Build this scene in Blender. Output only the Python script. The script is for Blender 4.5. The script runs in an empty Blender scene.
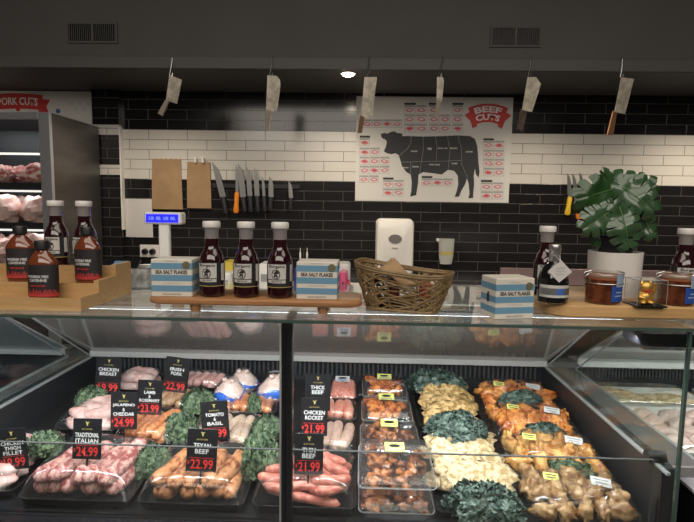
import bpy, math, random
from mathutils import Vector, Matrix, Euler, noise
R = math.radians
PI = math.pi
sc = bpy.context.scene
COL = sc.collection
rnd = random.Random(7)

# ------------------------------------------------------------------ camera
F = 510.0
CAM = Vector((0, 0, 1.5))
cam_rot = Matrix.Rotation(R(1.62), 3, 'Z') @ Matrix.Rotation(R(90 - 6.04), 3, 'X') @ Matrix.Rotation(R(0.84), 3, 'Z')
cd = bpy.data.cameras.new('camera'); co = bpy.data.objects.new('camera', cd); COL.objects.link(co)
cd.sensor_fit = 'HORIZONTAL'; cd.sensor_width = 36; cd.lens = 36 * F / 694
cd.clip_start = 0.02
co.matrix_world = Matrix.Translation(CAM) @ cam_rot.to_4x4()
sc.camera = co

def ray(px, py):
    return cam_rot @ Vector(((px - 347) / F, (261 - py) / F, -1))
def P(px, py, Y):
    d = ray(px, py); return CAM + d * (Y / d.y)
def Hz(px, py, z):
    d = ray(px, py); return CAM + d * ((z - CAM.z) / d.z)
def bedz(Y): return .778 + (Y - 1.12) * .105
BT = math.atan(.105)

# ------------------------------------------------------------------ materials
MATS = {}
def mat(name, col, rough=.5, metal=0.0, spec=.5, coat=0.0, emis=None, es=0, bump=None, var=None, sss=0, trans=0):
    """var=(scale, colour2, contrast lo, hi); bump=(scale, strength)"""
    m = bpy.data.materials.new(name); m.use_nodes = True
    nt = m.node_tree; b = nt.nodes['Principled BSDF']
    def I(k, v):
        if k in b.inputs: b.inputs[k].default_value = v
    c = (*col, 1) if len(col) == 3 else col
    I('Base Color', c); I('Roughness', rough); I('Metallic', metal); I('Specular IOR Level', spec); I('Coat Weight', coat); I('Coat Roughness', .08)
    if sss: I('Subsurface Weight', sss); I('Subsurface Radius', (.01, .004, .002))
    if emis: I('Emission Color', (*emis, 1)); I('Emission Strength', es)
    if var or bump:
        tc = nt.nodes.new('ShaderNodeTexCoord')
    if var:
        n = nt.nodes.new('ShaderNodeTexNoise'); n.inputs['Scale'].default_value = var[0]; n.inputs['Detail'].default_value = 4
        if len(var) > 4:
            mp = nt.nodes.new('ShaderNodeMapping'); mp.inputs['Scale'].default_value = var[4]
            nt.links.new(tc.outputs['Object'], mp.inputs['Vector']); nt.links.new(mp.outputs[0], n.inputs['Vector'])
        else: nt.links.new(tc.outputs['Object'], n.inputs['Vector'])
        r = nt.nodes.new('ShaderNodeValToRGB'); r.color_ramp.elements[0].position = var[2]; r.color_ramp.elements[1].position = var[3]
        r.color_ramp.elements[0].color = c; r.color_ramp.elements[1].color = (*var[1], 1)
        nt.links.new(n.outputs['Fac'], r.inputs['Fac']); nt.links.new(r.outputs['Color'], b.inputs['Base Color'])
    if bump:
        n = nt.nodes.new('ShaderNodeTexNoise'); n.inputs['Scale'].default_value = bump[0]; n.inputs['Detail'].default_value = 3
        nt.links.new(tc.outputs['Object'], n.inputs['Vector'])
        bp = nt.nodes.new('ShaderNodeBump'); bp.inputs['Strength'].default_value = bump[1]; bp.inputs['Distance'].default_value = .003
        nt.links.new(n.outputs['Fac'], bp.inputs['Height']); nt.links.new(bp.outputs['Normal'], b.inputs['Normal'])
    MATS[name] = m
    return m
def clear(name, tint=(.97, .99, .98), base=.03, amount=.9, rough=.0, haze=0.0, hazecol=(.8, .8, .8), bump=None, power=5):
    """thin transparent sheet: angle dependent mix of transparent and glossy"""
    m = bpy.data.materials.new(name); m.use_nodes = True; nt = m.node_tree; nt.nodes.clear()
    o = nt.nodes.new('ShaderNodeOutputMaterial'); mix = nt.nodes.new('ShaderNodeMixShader')
    t = nt.nodes.new('ShaderNodeBsdfTransparent'); t.inputs[0].default_value = (*tint, 1)
    g = nt.nodes.new('ShaderNodeBsdfGlossy'); g.inputs['Roughness'].default_value = rough; g.inputs['Color'].default_value = (1, 1, 1, 1)
    lw = nt.nodes.new('ShaderNodeLayerWeight'); lw.inputs['Blend'].default_value = .5
    pw = nt.nodes.new('ShaderNodeMath'); pw.operation = 'POWER'; pw.inputs[1].default_value = power
    ml = nt.nodes.new('ShaderNodeMath'); ml.operation = 'MULTIPLY_ADD'; ml.inputs[1].default_value = amount; ml.inputs[2].default_value = base
    nt.links.new(lw.outputs['Facing'], pw.inputs[0]); nt.links.new(pw.outputs[0], ml.inputs[0]); nt.links.new(ml.outputs[0], mix.inputs[0])
    if bump:
        tc = nt.nodes.new('ShaderNodeTexCoord'); n = nt.nodes.new('ShaderNodeTexNoise'); n.inputs['Scale'].default_value = bump[0]
        bp = nt.nodes.new('ShaderNodeBump'); bp.inputs['Strength'].default_value = bump[1]; bp.inputs['Distance'].default_value = .004
        nt.links.new(tc.outputs['Object'], n.inputs['Vector']); nt.links.new(n.outputs['Fac'], bp.inputs['Height']); nt.links.new(bp.outputs['Normal'], g.inputs['Normal']); nt.links.new(bp.outputs['Normal'], lw.inputs['Normal'])
    src = t.outputs[0]
    if haze:
        d = nt.nodes.new('ShaderNodeBsdfDiffuse'); d.inputs[0].default_value = (*hazecol, 1)
        m2 = nt.nodes.new('ShaderNodeMixShader'); m2.inputs[0].default_value = haze
        nt.links.new(t.outputs[0], m2.inputs[1]); nt.links.new(d.outputs[0], m2.inputs[2]); src = m2.outputs[0]
    nt.links.new(src, mix.inputs[1]); nt.links.new(g.outputs[0], mix.inputs[2]); nt.links.new(mix.outputs[0], o.inputs[0])
    MATS[name] = m; return m

glass = clear('clear_glass')
deckglass = clear('deck_glass', tint=(.9, .93, .92), base=.05, amount=.75, haze=.05, hazecol=(.7, .75, .75), power=4)
lowglass = clear('low_glass', tint=(.93, .93, .93), base=.03, amount=.9)
rearglass = clear('rear_glass', tint=(.55, .52, .5), base=.30, amount=.5, rough=.07, haze=.45, hazecol=(.62, .60, .56))
film = clear('cling_film', tint=(.97, .97, .97), base=.05, amount=.7, rough=.05, haze=.015, bump=(30, .35), power=3)
crystal = clear('clear_plastic', tint=(.93, .93, .94), base=.05, amount=.6, rough=.05, haze=.02, bump=(25, .3), power=3)
gedge = mat('glass_edge', (.05, .085, .075), .2, spec=.6)
edgelight = mat('glass_edge_light', (.30, .31, .31), .4)
edgedim = mat('low_glass_edge', (.07, .072, .072), .5)

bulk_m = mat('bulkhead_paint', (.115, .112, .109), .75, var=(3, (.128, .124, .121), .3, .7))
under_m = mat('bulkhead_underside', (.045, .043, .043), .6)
lip_m = mat('bulkhead_lip', (.13, .127, .124), .6)
floor_m = mat('floor_tiles', (.12, .12, .12), .4)
black_m = mat('black_metal', (.012, .012, .013), .4)
blackp = mat('black_plastic', (.010, .010, .012), .25)
dark_wall = mat('dark_liner', (.022, .023, .026), .35)
bed_m = mat('dark_bed', (.016, .016, .018), .3)
steel = mat('brushed_steel', (.5, .5, .5), .35, 1.0, bump=(80, .05))
fr_steel = mat('fridge_side_steel', (.13, .12, .115), .4, .8, var=(2, (.2, .19, .18), .3, .7, (1, 1, 6)))
alu = mat('aluminium', (.55, .56, .57), .35, .6)
lightgrey = mat('light_grey_trim', (.42, .41, .39), .4)
white_m = mat('white_plastic', (.80, .78, .74), .35)
whitecap = mat('white_cap', (.66, .64, .61), .4)
paper_m = mat('white_paper', (.62, .60, .58), .8)
poster_m = mat('poster_paper', (.60, .585, .56), .6)
kraft = mat('kraft_paper', (.30, .19, .10), .9, bump=(60, .6), var=(9, (.37, .24, .13), .3, .7))
black_ink = mat('black_ink', (.02, .02, .022), .6)
cow_ink = mat('cow_ink', (.022, .024, .028), .6)
red_ink = mat('red_ink', (.50, .035, .03), .6)
pink_ink = mat('pink_ink', (.55, .20, .24), .6)
grey_ink = mat('grey_ink', (.30, .31, .30), .6)
blue_ink = mat('blue_ink', (.05, .12, .35), .6)
white_ink = mat('white_ink', (.75, .75, .73), .6)
gold_ink = mat('gold_ink', (.45, .38, .12), .5)
card_white = mat('card_white', (.66, .67, .67), .5)
card_red = mat('card_red', (.70, .04, .035), .5)
card_black = mat('card_black', (.012, .012, .014), .35)
wood = mat('pine_wood', (.42, .25, .10), .45, var=(14, (.50, .32, .15), .35, .7, (1, 8, 8)))
wood2 = mat('acacia_wood', (.25, .115, .045), .4, var=(10, (.36, .18, .075), .3, .7, (1, 9, 9)))
wood3 = mat('oak_board', (.40, .235, .09), .45, var=(9, (.50, .31, .135), .3, .7, (1, 9, 9)))
wicker = mat('rattan', (.13, .08, .03), .55, var=(40, (.24, .16, .07), .3, .7))
sauce = mat('sauce_liquid', (.020, .004, .006), .08, coat=.8)
sauce2 = mat('pepper_sauce', (.14, .035, .014), .12, coat=.8)
neckglass = mat('neck_glass', (.22, .20, .20), .1, coat=.6)
lab_cream = mat('label_cream', (.50, .49, .46), .6)
lab_black = mat('label_black', (.018, .016, .018), .5)
lab_red = mat('label_red', (.45, .04, .04), .5)
box_blue = mat('box_blue', (.12, .26, .38), .6)
box_cream = mat('box_cream', (.60, .57, .50), .6)
honey = mat('jar_contents', (.07, .018, .008), .15, coat=.7, var=(60, (.15, .045, .018), .4, .6))
rubber = mat('rubber_seal', (.28, .085, .035), .5)
silver = mat('silver_foil', (.55, .55, .56), .3, .9)
gold = mat('gold_metal', (.80, .50, .12), .38, .75)
potw = mat('white_marble_pot', (.62, .60, .57), .5, var=(12, (.50, .48, .46), .5, .7))
leafm = mat('monstera_leaf', (.012, .040, .010), .3, coat=.15, var=(18, (.025, .072, .02), .35, .7))
leafm2 = mat('monstera_leaf_pale', (.025, .062, .026), .25, coat=.35, var=(18, (.045, .095, .045), .35, .7))
stemm = mat('plant_stem', (.08, .16, .05), .5)
blade_m = mat('cleaver_blade', (.40, .36, .28), .5, .2, var=(16, (.72, .66, .54), .38, .6))
knife_m = mat('knife_blade', (.28, .28, .28), .35, .7)
h_brown = mat('handle_brown', (.22, .10, .04), .6)
h_dark = mat('handle_dark', (.06, .035, .025), .6, var=(30, (.12, .08, .05), .4, .6))
h_pale = mat('handle_pale', (.38, .32, .25), .6)
h_yellow = mat('handle_yellow', (.75, .50, .03), .5)
h_orange = mat('handle_orange', (.85, .27, .02), .5)
h_black = mat('handle_black', (.02, .02, .025), .5)
blue_lcd = mat('blue_display', (.02, .02, .3), .3, emis=(.012, .012, 1.0), es=1.6)
lcd_digit = mat('display_digit', (.2, .3, .8), .4, emis=(.10, .16, 1.0), es=1.8)
lamp_m = mat('lamp_diffuser', (1, 1, 1), .5, emis=(1, .87, .68), es=35)
strip_m = mat('led_strip', (1, 1, 1), .5, emis=(.93, .97, 1.0), es=7)
fr_light = mat('fridge_light', (1, 1, 1), .5, emis=(1, .95, .9), es=1.0)

def meat(name, a, b, sc_=60, lo=.4, hi=.6, rough=.32, coat=.25, bump=(60, .3)):
    return mat(name, a, rough, coat=coat, var=(sc_, b, lo, hi), bump=bump)
m_italian = meat('sausage_italian', (.34, .075, .07), (.78, .46, .40), 75, .42, .58)
m_texan = meat('sausage_texan', (.22, .05, .015), (.66, .30, .13), 60, .40, .56)
m_beef = meat('sausage_beef', (.55, .14, .10), (.78, .33, .24), 60)
m_salmon = meat('sausage_salmon', (.78, .27, .18), (.88, .42, .32), 70)
m_jala = meat('sausage_jalapeno', (.55, .15, .045), (.80, .34, .14), 70)
m_lamb = meat('sausage_lamb', (.62, .33, .16), (.78, .50, .30), 70)
m_pale = meat('sausage_pale', (.62, .42, .30), (.78, .60, .48), 80)
m_rocket = meat('sausage_rocket', (.70, .45, .38), (.50, .40, .28), 100, .45, .65)
m_pork = meat('sausage_pork', (.76, .36, .32), (.86, .52, .48), 70)
m_chick = meat('raw_chicken', (.76, .42, .37), (.86, .62, .57), 25)
m_skin = meat('chicken_skin', (.80, .58, .50), (.88, .70, .64), 60)
m_mince = mat('mince_meat', (.70, .16, .11), .4, coat=.2, var=(130, (.90, .42, .34), .4, .6), bump=(160, 1.0))
m_marin = mat('marinated_meat', (.34, .06, .012), .2, coat=.5, var=(45, (.88, .30, .06), .40, .58), bump=(60, .5))
m_marin2 = mat('dark_marinated_meat', (.10, .025, .01), .2, coat=.5, var=(45, (.55, .20, .06), .42, .62), bump=(60, .5))
m_tandoori = mat('orange_marinade', (.42, .08, .012), .22, coat=.5, var=(30, (.88, .38, .09), .36, .6), bump=(50, .4))
m_gold = mat('golden_marinade', (.36, .12, .02), .22, coat=.5, var=(30, (.84, .50, .17), .36, .6), bump=(50, .4))
m_herb = mat('herb_marinade', (.26, .12, .04), .25, coat=.4, var=(40, (.58, .38, .19), .38, .62), bump=(50, .4))
m_crumb = mat('golden_crumb', (.33, .19, .055), .8, var=(75, (.72, .50, .23), .4, .6), bump=(200, 1.0))
m_crumb2 = mat('pale_crumb', (.38, .26, .11), .8, var=(75, (.74, .60, .38), .38, .58), bump=(180, 1.0))
m_kale = mat('kale_green', (.035, .065, .035), .5, var=(5, (.18, .25, .14), .42, .6))
m_kale2 = mat('kale_blue_green', (.028, .055, .045), .5, var=(5, (.14, .20, .165), .42, .6))
m_redmeat = mat('marbled_red_meat', (.42, .06, .055), .4, var=(14, (.80, .60, .55), .42, .6, (1, 3, 3)))
m_bag_blue = mat('bag_blue', (.03, .17, .75), .25)
m_bagwhite = mat('bag_white', (.8, .78, .78), .3)

# ------------------------------------------------------------------ mesh builder
class MB:
    def __init__(s): s.v = []; s.f = []; s.m = []
    def add(s, vs, fs, mi=0, M=None):
        o = len(s.v)
        s.v += [tuple(M @ Vector(v)) if M else tuple(v) for v in vs]
        s.f += [tuple(i + o for i in f) for f in fs]; s.m += [mi] * len(fs); return s
    def box(s, c, d, mi=0, rot=None, bev=0):
        x, y, z = [k / 2 for k in d]
        M = Matrix.Translation(c)
        if rot: M = M @ Euler(rot).to_matrix().to_4x4()
        if bev:
            b = min(bev, x * .49, y * .49, z * .49)
            vs = []
            idx = {}
            def vid(p):
                if p not in idx: idx[p] = len(vs); vs.append(p)
                return idx[p]
            fs = []
            for sx in (-1, 1):
                for sy in (-1, 1):
                    for sz in (-1, 1):
                        vid((sx * x, sy * (y - b), sz * (z - b))); vid((sx * (x - b), sy * y, sz * (z - b))); vid((sx * (x - b), sy * (y - b), sz * z))
                        t = [idx[(sx * x, sy * (y - b), sz * (z - b))], idx[(sx * (x - b), sy * y, sz * (z - b))], idx[(sx * (x - b), sy * (y - b), sz * z)]]
                        fs.append(t if sx * sy * sz > 0 else t[::-1])
            for a in (-1, 1):
                q = [(a * x, -(y - b), -(z - b)), (a * x, (y - b), -(z - b)), (a * x, (y - b), (z - b)), (a * x, -(y - b), (z - b))]; q = [idx[p] for p in q]; fs.append(q if a > 0 else q[::-1])
                q = [(-(x - b), a * y, -(z - b)), (-(x - b), a * y, (z - b)), ((x - b), a * y, (z - b)), ((x - b), a * y, -(z - b))]; q = [idx[p] for p in q]; fs.append(q if a > 0 else q[::-1])
                q = [(-(x - b), -(y - b), a * z), ((x - b), -(y - b), a * z), ((x - b), (y - b), a * z), (-(x - b), (y - b), a * z)]; q = [idx[p] for p in q]; fs.append(q if a > 0 else q[::-1])
                for c2 in (-1, 1):
                    q = [idx[(a * x, c2 * (y - b), -(z - b))], idx[(a * x, c2 * (y - b), (z - b))], idx[(a * (x - b), c2 * y, (z - b))], idx[(a * (x - b), c2 * y, -(z - b))]]; fs.append(q if a * c2 > 0 else q[::-1])
                    q = [idx[(a * x, -(y - b), c2 * (z - b))], idx[(a * (x - b), -(y - b), c2 * z)], idx[(a * (x - b), (y - b), c2 * z)], idx[(a * x, (y - b), c2 * (z - b))]]; fs.append(q if a * c2 < 0 else q[::-1])
                    q = [idx[(-(x - b), a * y, c2 * (z - b))], idx[((x - b), a * y, c2 * (z - b))], idx[((x - b), a * (y - b), c2 * z)], idx[(-(x - b), a * (y - b), c2 * z)]]; fs.append(q if a * c2 < 0 else q[::-1])
            return s.add(vs, fs, mi, M)
        vs = [(-x, -y, -z), (x, -y, -z), (x, y, -z), (-x, y, -z), (-x, -y, z), (x, -y, z), (x, y, z), (-x, y, z)]
        fs = [(0, 3, 2, 1), (4, 5, 6, 7), (0, 1, 5, 4), (1, 2, 6, 5), (2, 3, 7, 6), (3, 0, 4, 7)]
        return s.add(vs, fs, mi, M)
    def bb(s, a, b, mi=0, bev=0):
        return s.box([(p + q) / 2 for p, q in zip(a, b)], [abs(q - p) for p, q in zip(a, b)], mi, bev=bev)
    def tube(s, pts, rad, n=8, mi=0, cap=True):
        pts = [Vector(p) for p in pts]
        if not hasattr(rad, '__len__'): rad = [rad] * len(pts)
        vs = []; fs = []
        t = (pts[1] - pts[0]).normalized(); up = Vector((0, 0, 1)) if abs(t.z) < .9 else Vector((1, 0, 0))
        a = t.cross(up).normalized()
        for i, p in enumerate(pts):
            t = (pts[min(i + 1, len(pts) - 1)] - pts[max(i - 1, 0)]).normalized()
            a = (a - t * a.dot(t)).normalized(); b = t.cross(a)
            for k in range(n):
                w = 2 * PI * k / n; vs.append(p + (a * math.cos(w) + b * math.sin(w)) * rad[i])
        for i in range(len(pts) - 1):
            for k in range(n):
                fs.append((i * n + k, i * n + (k + 1) % n, (i + 1) * n + (k + 1) % n, (i + 1) * n + k))
        if cap: fs.append(tuple(range(n))[::-1]); fs.append(tuple((len(pts) - 1) * n + k for k in range(n)))
        return s.add(vs, fs, mi)
    def lathe(s, prof, n=24, mi=0, c=(0, 0, 0), sx=1, sy=1, mis=None):
        vs = []; fs = []; mm = []
        for r, z in prof:
            for k in range(n):
                w = 2 * PI * k / n; vs.append((c[0] + r * math.cos(w) * sx, c[1] + r * math.sin(w) * sy, c[2] + z))
        for i in range(len(prof) - 1):
            for k in range(n):
                fs.append((i * n + k, i * n + (k + 1) % n, (i + 1) * n + (k + 1) % n, (i + 1) * n + k))
        fs.append(tuple(range(n))[::-1]); fs.append(tuple((len(prof) - 1) * n + k for k in range(n)))
        return s.add(vs, fs, mi)
    def poly(s, pts, th, mi=0, M=None):
        """outline in local XZ, thickness th along Y (front at -th)"""
        n = len(pts)
        vs = [(x, -th, z) for x, z in pts] + [(x, 0, z) for x, z in pts]
        ar = sum(pts[i][0] * pts[(i + 1) % n][1] - pts[(i + 1) % n][0] * pts[i][1] for i in range(n))
        fr = tuple(range(n)); fs = [fr if ar > 0 else fr[::-1], (tuple(range(n, 2 * n))[::-1] if ar > 0 else tuple(range(n, 2 * n)))]
        for i in range(n):
            j = (i + 1) % n; q = (i, i + n, j + n, j); fs.append(q if ar > 0 else q[::-1])
        return s.add(vs, fs, mi, M)
    def grid(s, fn, nu, nv, mi=0):
        vs = [fn(i / nu, j / nv) for j in range(nv + 1) for i in range(nu + 1)]
        fs = [(j * (nu + 1) + i, j * (nu + 1) + i + 1, (j + 1) * (nu + 1) + i + 1, (j + 1) * (nu + 1) + i) for j in range(nv) for i in range(nu)]
        return s.add(vs, fs, mi)
    def blob(s, c, d, seed=0, amp=.25, fr=1.6, nu=18, nv=11, mi=0, M=None):
        vs = []; fs = []
        for j in range(nv + 1):
            th = PI * j / nv
            for i in range(nu):
                ph = 2 * PI * i / nu
                p = Vector((math.sin(th) * math.cos(ph), math.sin(th) * math.sin(ph), math.cos(th)))
                k = 1 + amp * noise.noise(p * fr + Vector((seed * 3.1, seed * 1.7, 0))) + amp * .4 * noise.noise(p * fr * 3 + Vector((seed, 0, 0)))
                vs.append(Vector((p.x * d[0] * k, p.y * d[1] * k, p.z * d[2] * k)))
        for j in range(nv):
            for i in range(nu):
                fs.append((j * nu + i, (j + 1) * nu + i, (j + 1) * nu + (i + 1) % nu, j * nu + (i + 1) % nu))
        T = Matrix.Translation(c)
        if M: T = T @ M
        return s.add(vs, fs, mi, T)
    def loops(s, loops, mi=0, caps=True):
        n = len(loops[0]); vs = [p for l in loops for p in l]; fs = []
        for i in range(len(loops) - 1):
            for k in range(n): fs.append((i * n + k, i * n + (k + 1) % n, (i + 1) * n + (k + 1) % n, (i + 1) * n + k))
        if caps: fs.append(tuple(range(n))[::-1]); fs.append(tuple((len(loops) - 1) * n + k for k in range(n)))
        return s.add(vs, fs, mi)
    def mesh(s, name, mats, smooth=False):
        me = bpy.data.meshes.new(name); me.from_pydata(s.v, [], s.f)
        if not isinstance(mats, (list, tuple)): mats = [mats]
        for m in mats: me.materials.append(m)
        me.polygons.foreach_set('material_index', s.m)
        if smooth:
            me.polygons.foreach_set('use_smooth', [True] * len(s.f))
            if smooth != 'all':
                try: me.set_sharp_from_angle(angle=R(40))
                except Exception: pass
        me.update(); return me
    def build(s, name, mats, parent=None, smooth=False, loc=(0, 0, 0), rot=(0, 0, 0)):
        return link(name, s.mesh(name, mats, smooth), parent, loc, rot)
def link(name, me, parent=None, loc=(0, 0, 0), rot=(0, 0, 0), scale=None):
    o = bpy.data.objects.new(name, me); COL.objects.link(o); o.location = loc; o.rotation_euler = rot
    if scale: o.scale = scale
    if parent: o.parent = parent
    return o
def tag(o, label, cat, group=None, kind=None):
    o['label'] = label; o['category'] = cat
    if group: o['group'] = group
    if kind: o['kind'] = kind
    return o
def thing(name, label, cat, loc=(0, 0, 0), rot=(0, 0, 0), group=None):
    o = bpy.data.objects.new(name, None); COL.objects.link(o); o.location = loc; o.rotation_euler = rot; o.empty_display_size = .02
    return tag(o, label, cat, group)
def struct(name, mb, m, smooth=False):
    o = mb.build(name, m, None, smooth); o['kind'] = 'structure'; return o
def dup(root, loc, rot=None, label=None, group=None):
    r = root.copy(); COL.objects.link(r); r.location = loc
    if rot is not None: r.rotation_euler = rot
    if label: r['label'] = label
    if group: r['group'] = group
    for ch in list(root.children):
        c = ch.copy(); COL.objects.link(c); c.parent = r
        for g in ch.children:
            d = g.copy(); COL.objects.link(d); d.parent = c
    return r
def textmesh(s, w, h=None, bold=.0, th=.0004, wrap=None, arc=None):
    """text in local XZ plane facing -Y, centred; width w, height h"""
    cu = bpy.data.curves.new('t', 'FONT'); cu.body = s; cu.size = 1; cu.offset = bold; cu.extrude = 0; cu.resolution_u = 3; cu.space_line = .82; cu.align_x = 'CENTER'
    ob = bpy.data.objects.new('t', cu); me = bpy.data.meshes.new_from_object(ob); bpy.data.objects.remove(ob)
    vs = [v.co.copy() for v in me.vertices]
    x0 = min(v.x for v in vs); x1 = max(v.x for v in vs); y0 = min(v.y for v in vs); y1 = max(v.y for v in vs)
    kx = w / (x1 - x0); ky = h / (y1 - y0) if h else kx
    for v, c in zip(me.vertices, vs):
        x = (c.x - (x0 + x1) / 2) * kx; z = (c.y - (y0 + y1) / 2) * ky
        if arc: a = x / arc; x = (arc + z) * math.sin(a); z = (arc + z) * math.cos(a) - arc
        if wrap: v.co = (wrap * math.sin(x / wrap), -wrap * math.cos(x / wrap), z)
        else: v.co = (x, -th, z)
    me.materials.clear()
    return me
def text(name, s, m, parent, loc, w, h=None, bold=.0, rot=(0, 0, 0), wrap=None, arc=None):
    me = textmesh(s, w, h, bold, wrap=wrap, arc=arc); me.materials.append(m); me.name = name
    return link(name, me, parent, loc, rot)
def arcpatch(mb, r, a0, a1, z0, z1, mi=0, n=14, c=(0, 0)):
    return mb.grid(lambda u, v: (c[0] + r * math.sin(a0 + (a1 - a0) * u), c[1] - r * math.cos(a0 + (a1 - a0) * u), z0 + (z1 - z0) * v), n, 1, mi)

# ------------------------------------------------------------------ room
WY = 3.95
def tile_mat(name, mode):
    m = bpy.data.materials.new(name); m.use_nodes = True; nt = m.node_tree; b = nt.nodes['Principled BSDF']
    tc = nt.nodes.new('ShaderNodeTexCoord'); sp = nt.nodes.new('ShaderNodeSeparateXYZ'); cb = nt.nodes.new('ShaderNodeCombineXYZ')
    nt.links.new(tc.outputs['Object'], sp.inputs[0])
    ad = nt.nodes.new('ShaderNodeMath'); ad.operation = 'ADD'; ad.inputs[1].default_value = -1.694 + .075 * 40
    ax = nt.nodes.new('ShaderNodeMath'); ax.operation = 'ADD'; ax.inputs[1].default_value = 6.0
    nt.links.new(sp.outputs['Z'], ad.inputs[0]); nt.links.new(sp.outputs['X'], ax.inputs[0])
    nt.links.new(ax.outputs[0], cb.inputs['X']); nt.links.new(ad.outputs[0], cb.inputs['Y'])
    br = nt.nodes.new('ShaderNodeTexBrick'); br.offset = .5
    br.inputs['Scale'].default_value = 1; br.inputs['Brick Width'].default_value = .3; br.inputs['Row Height'].default_value = .075
    br.inputs['Mortar Size'].default_value = .0026; br.inputs['Mortar Smooth'].default_value = .1; br.inputs['Bias'].default_value = 0
    nt.links.new(cb.outputs[0], br.inputs['Vector'])
    def band(lo, hi):
        g = nt.nodes.new('ShaderNodeMath'); g.operation = 'GREATER_THAN'; g.inputs[1].default_value = lo; nt.links.new(sp.outputs['Z'], g.inputs[0])
        l = nt.nodes.new('ShaderNodeMath'); l.operation = 'LESS_THAN'; l.inputs[1].default_value = hi; nt.links.new(sp.outputs['Z'], l.inputs[0])
        x = nt.nodes.new('ShaderNodeMath'); x.operation = 'MULTIPLY'; nt.links.new(g.outputs[0], x.inputs[0]); nt.links.new(l.outputs[0], x.inputs[1]); return x
    if mode == 'main': wb = band(1.694, 2.069)
    else:
        a = band(2.02, 2.095); c = band(1.72, 1.795); wb = nt.nodes.new('ShaderNodeMath'); wb.operation = 'ADD'; nt.links.new(a.outputs[0], wb.inputs[0]); nt.links.new(c.outputs[0], wb.inputs[1])
    mx = nt.nodes.new('ShaderNodeMix'); mx.data_type = 'RGBA'; mx.inputs[6].default_value = (.013, .012, .013, 1); mx.inputs[7].default_value = (.62, .595, .55, 1)
    mg = nt.nodes.new('ShaderNodeMix'); mg.data_type = 'RGBA'; mg.inputs[6].default_value = (.075, .07, .066, 1); mg.inputs[7].default_value = (.22, .205, .185, 1)
    nt.links.new(wb.outputs[0], mx.inputs[0]); nt.links.new(wb.outputs[0], mg.inputs[0])
    fm = nt.nodes.new('ShaderNodeMix'); fm.data_type = 'RGBA'
    nt.links.new(br.outputs['Fac'], fm.inputs[0]); nt.links.new(mx.outputs[2], fm.inputs[6]); nt.links.new(mg.outputs[2], fm.inputs[7])
    nt.links.new(fm.outputs[2], b.inputs['Base Color'])
    b.inputs['Roughness'].default_value = .16
    bp = nt.nodes.new('ShaderNodeBump'); bp.inputs['Strength'].default_value = .4; bp.inputs['Distance'].default_value = .002; bp.invert = True
    nt.links.new(br.outputs['Fac'], bp.inputs['Height']); nt.links.new(bp.outputs['Normal'], b.inputs['Normal'])
    return m
tm = tile_mat('wall_tiles', 'main'); tm2 = tile_mat('pier_tiles', 'pier')
CZ = 3.6; UZ = P(347, 92.5, WY).z; BY = Hz(347, 69.5, UZ).y; LZ = P(347, 57.5, BY - .012).z
struct('floor', MB().bb((-5, -3, -.05), (5, WY + .1, 0)), floor_m)
struct('wall_back', MB().bb((-5, WY, 0), (5, WY + .1, CZ)), tm)
xp0, xp1 = P(97, 180, WY - .05).x, P(120.5, 180, WY - .05).x
struct('wall_pier', MB().bb((xp0 - .02, WY - .05, 0), (xp1, WY - .001, UZ)), tm2)
struct('trim_1', MB().bb((xp1 - .001, WY - .052, 1.3), (xp1 + .008, WY - .001, 2.08)), white_m)
struct('wall_left', MB().bb((-5.1, -3, 0), (-5, WY, CZ)), bulk_m)
struct('wall_right', MB().bb((5, -3, 0), (5.1, WY, CZ)), bulk_m)
struct('wall_front', MB().bb((-5, -3.1, 0), (5, -3, CZ)), bulk_m)
struct('ceiling', MB().bb((-5, -3, CZ), (5, WY, CZ + .1)), bulk_m)
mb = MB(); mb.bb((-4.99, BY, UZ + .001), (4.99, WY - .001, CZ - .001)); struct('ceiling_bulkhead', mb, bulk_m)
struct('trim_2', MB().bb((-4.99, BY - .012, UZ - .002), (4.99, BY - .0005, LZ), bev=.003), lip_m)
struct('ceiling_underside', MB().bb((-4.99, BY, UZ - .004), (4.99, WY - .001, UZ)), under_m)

def vent(px0, py0, px1, py1, label):
    a = P(px0, py1, BY - .01); b = P(px1, py0, BY - .01); w = b.x - a.x; h = b.z - a.z
    t = thing('ceiling_vent', label, 'vent', ((a.x + b.x) / 2, BY - .0005, a.z))
    m = MB(); e = .012
    m.bb((-w / 2, -.012, 0), (w / 2, 0, e)); m.bb((-w / 2, -.012, h - e), (w / 2, 0, h)); m.bb((-w / 2, -.012, e), (-w / 2 + e, 0, h - e)); m.bb((w / 2 - e, -.012, e), (w / 2, 0, h - e)); m.bb((-.006, -.012, e), (.006, 0, h - e))
    m.build('vent_frame', bulk_m, t)
    MB().bb((-w / 2 + e, -.002, e), (w / 2 - e, -.0005, h - e)).build('backing', blackp, t)
    m = MB()
    n = 24
    for i in range(n):
        x = -w / 2 + e + (w - 2 * e) * (i + .5) / n
        m.box((x, -.007, h / 2), (.004, .008, h - 2 * e), rot=(0, 0, .5))
    m.build('slats', bulk_m, t)
vent(67, 22, 117, 43, 'dark grey slatted air vent above the refrigerated cabinet')
vent(490, 26, 542, 47, 'dark grey slatted air vent above the beef poster edge')

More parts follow.
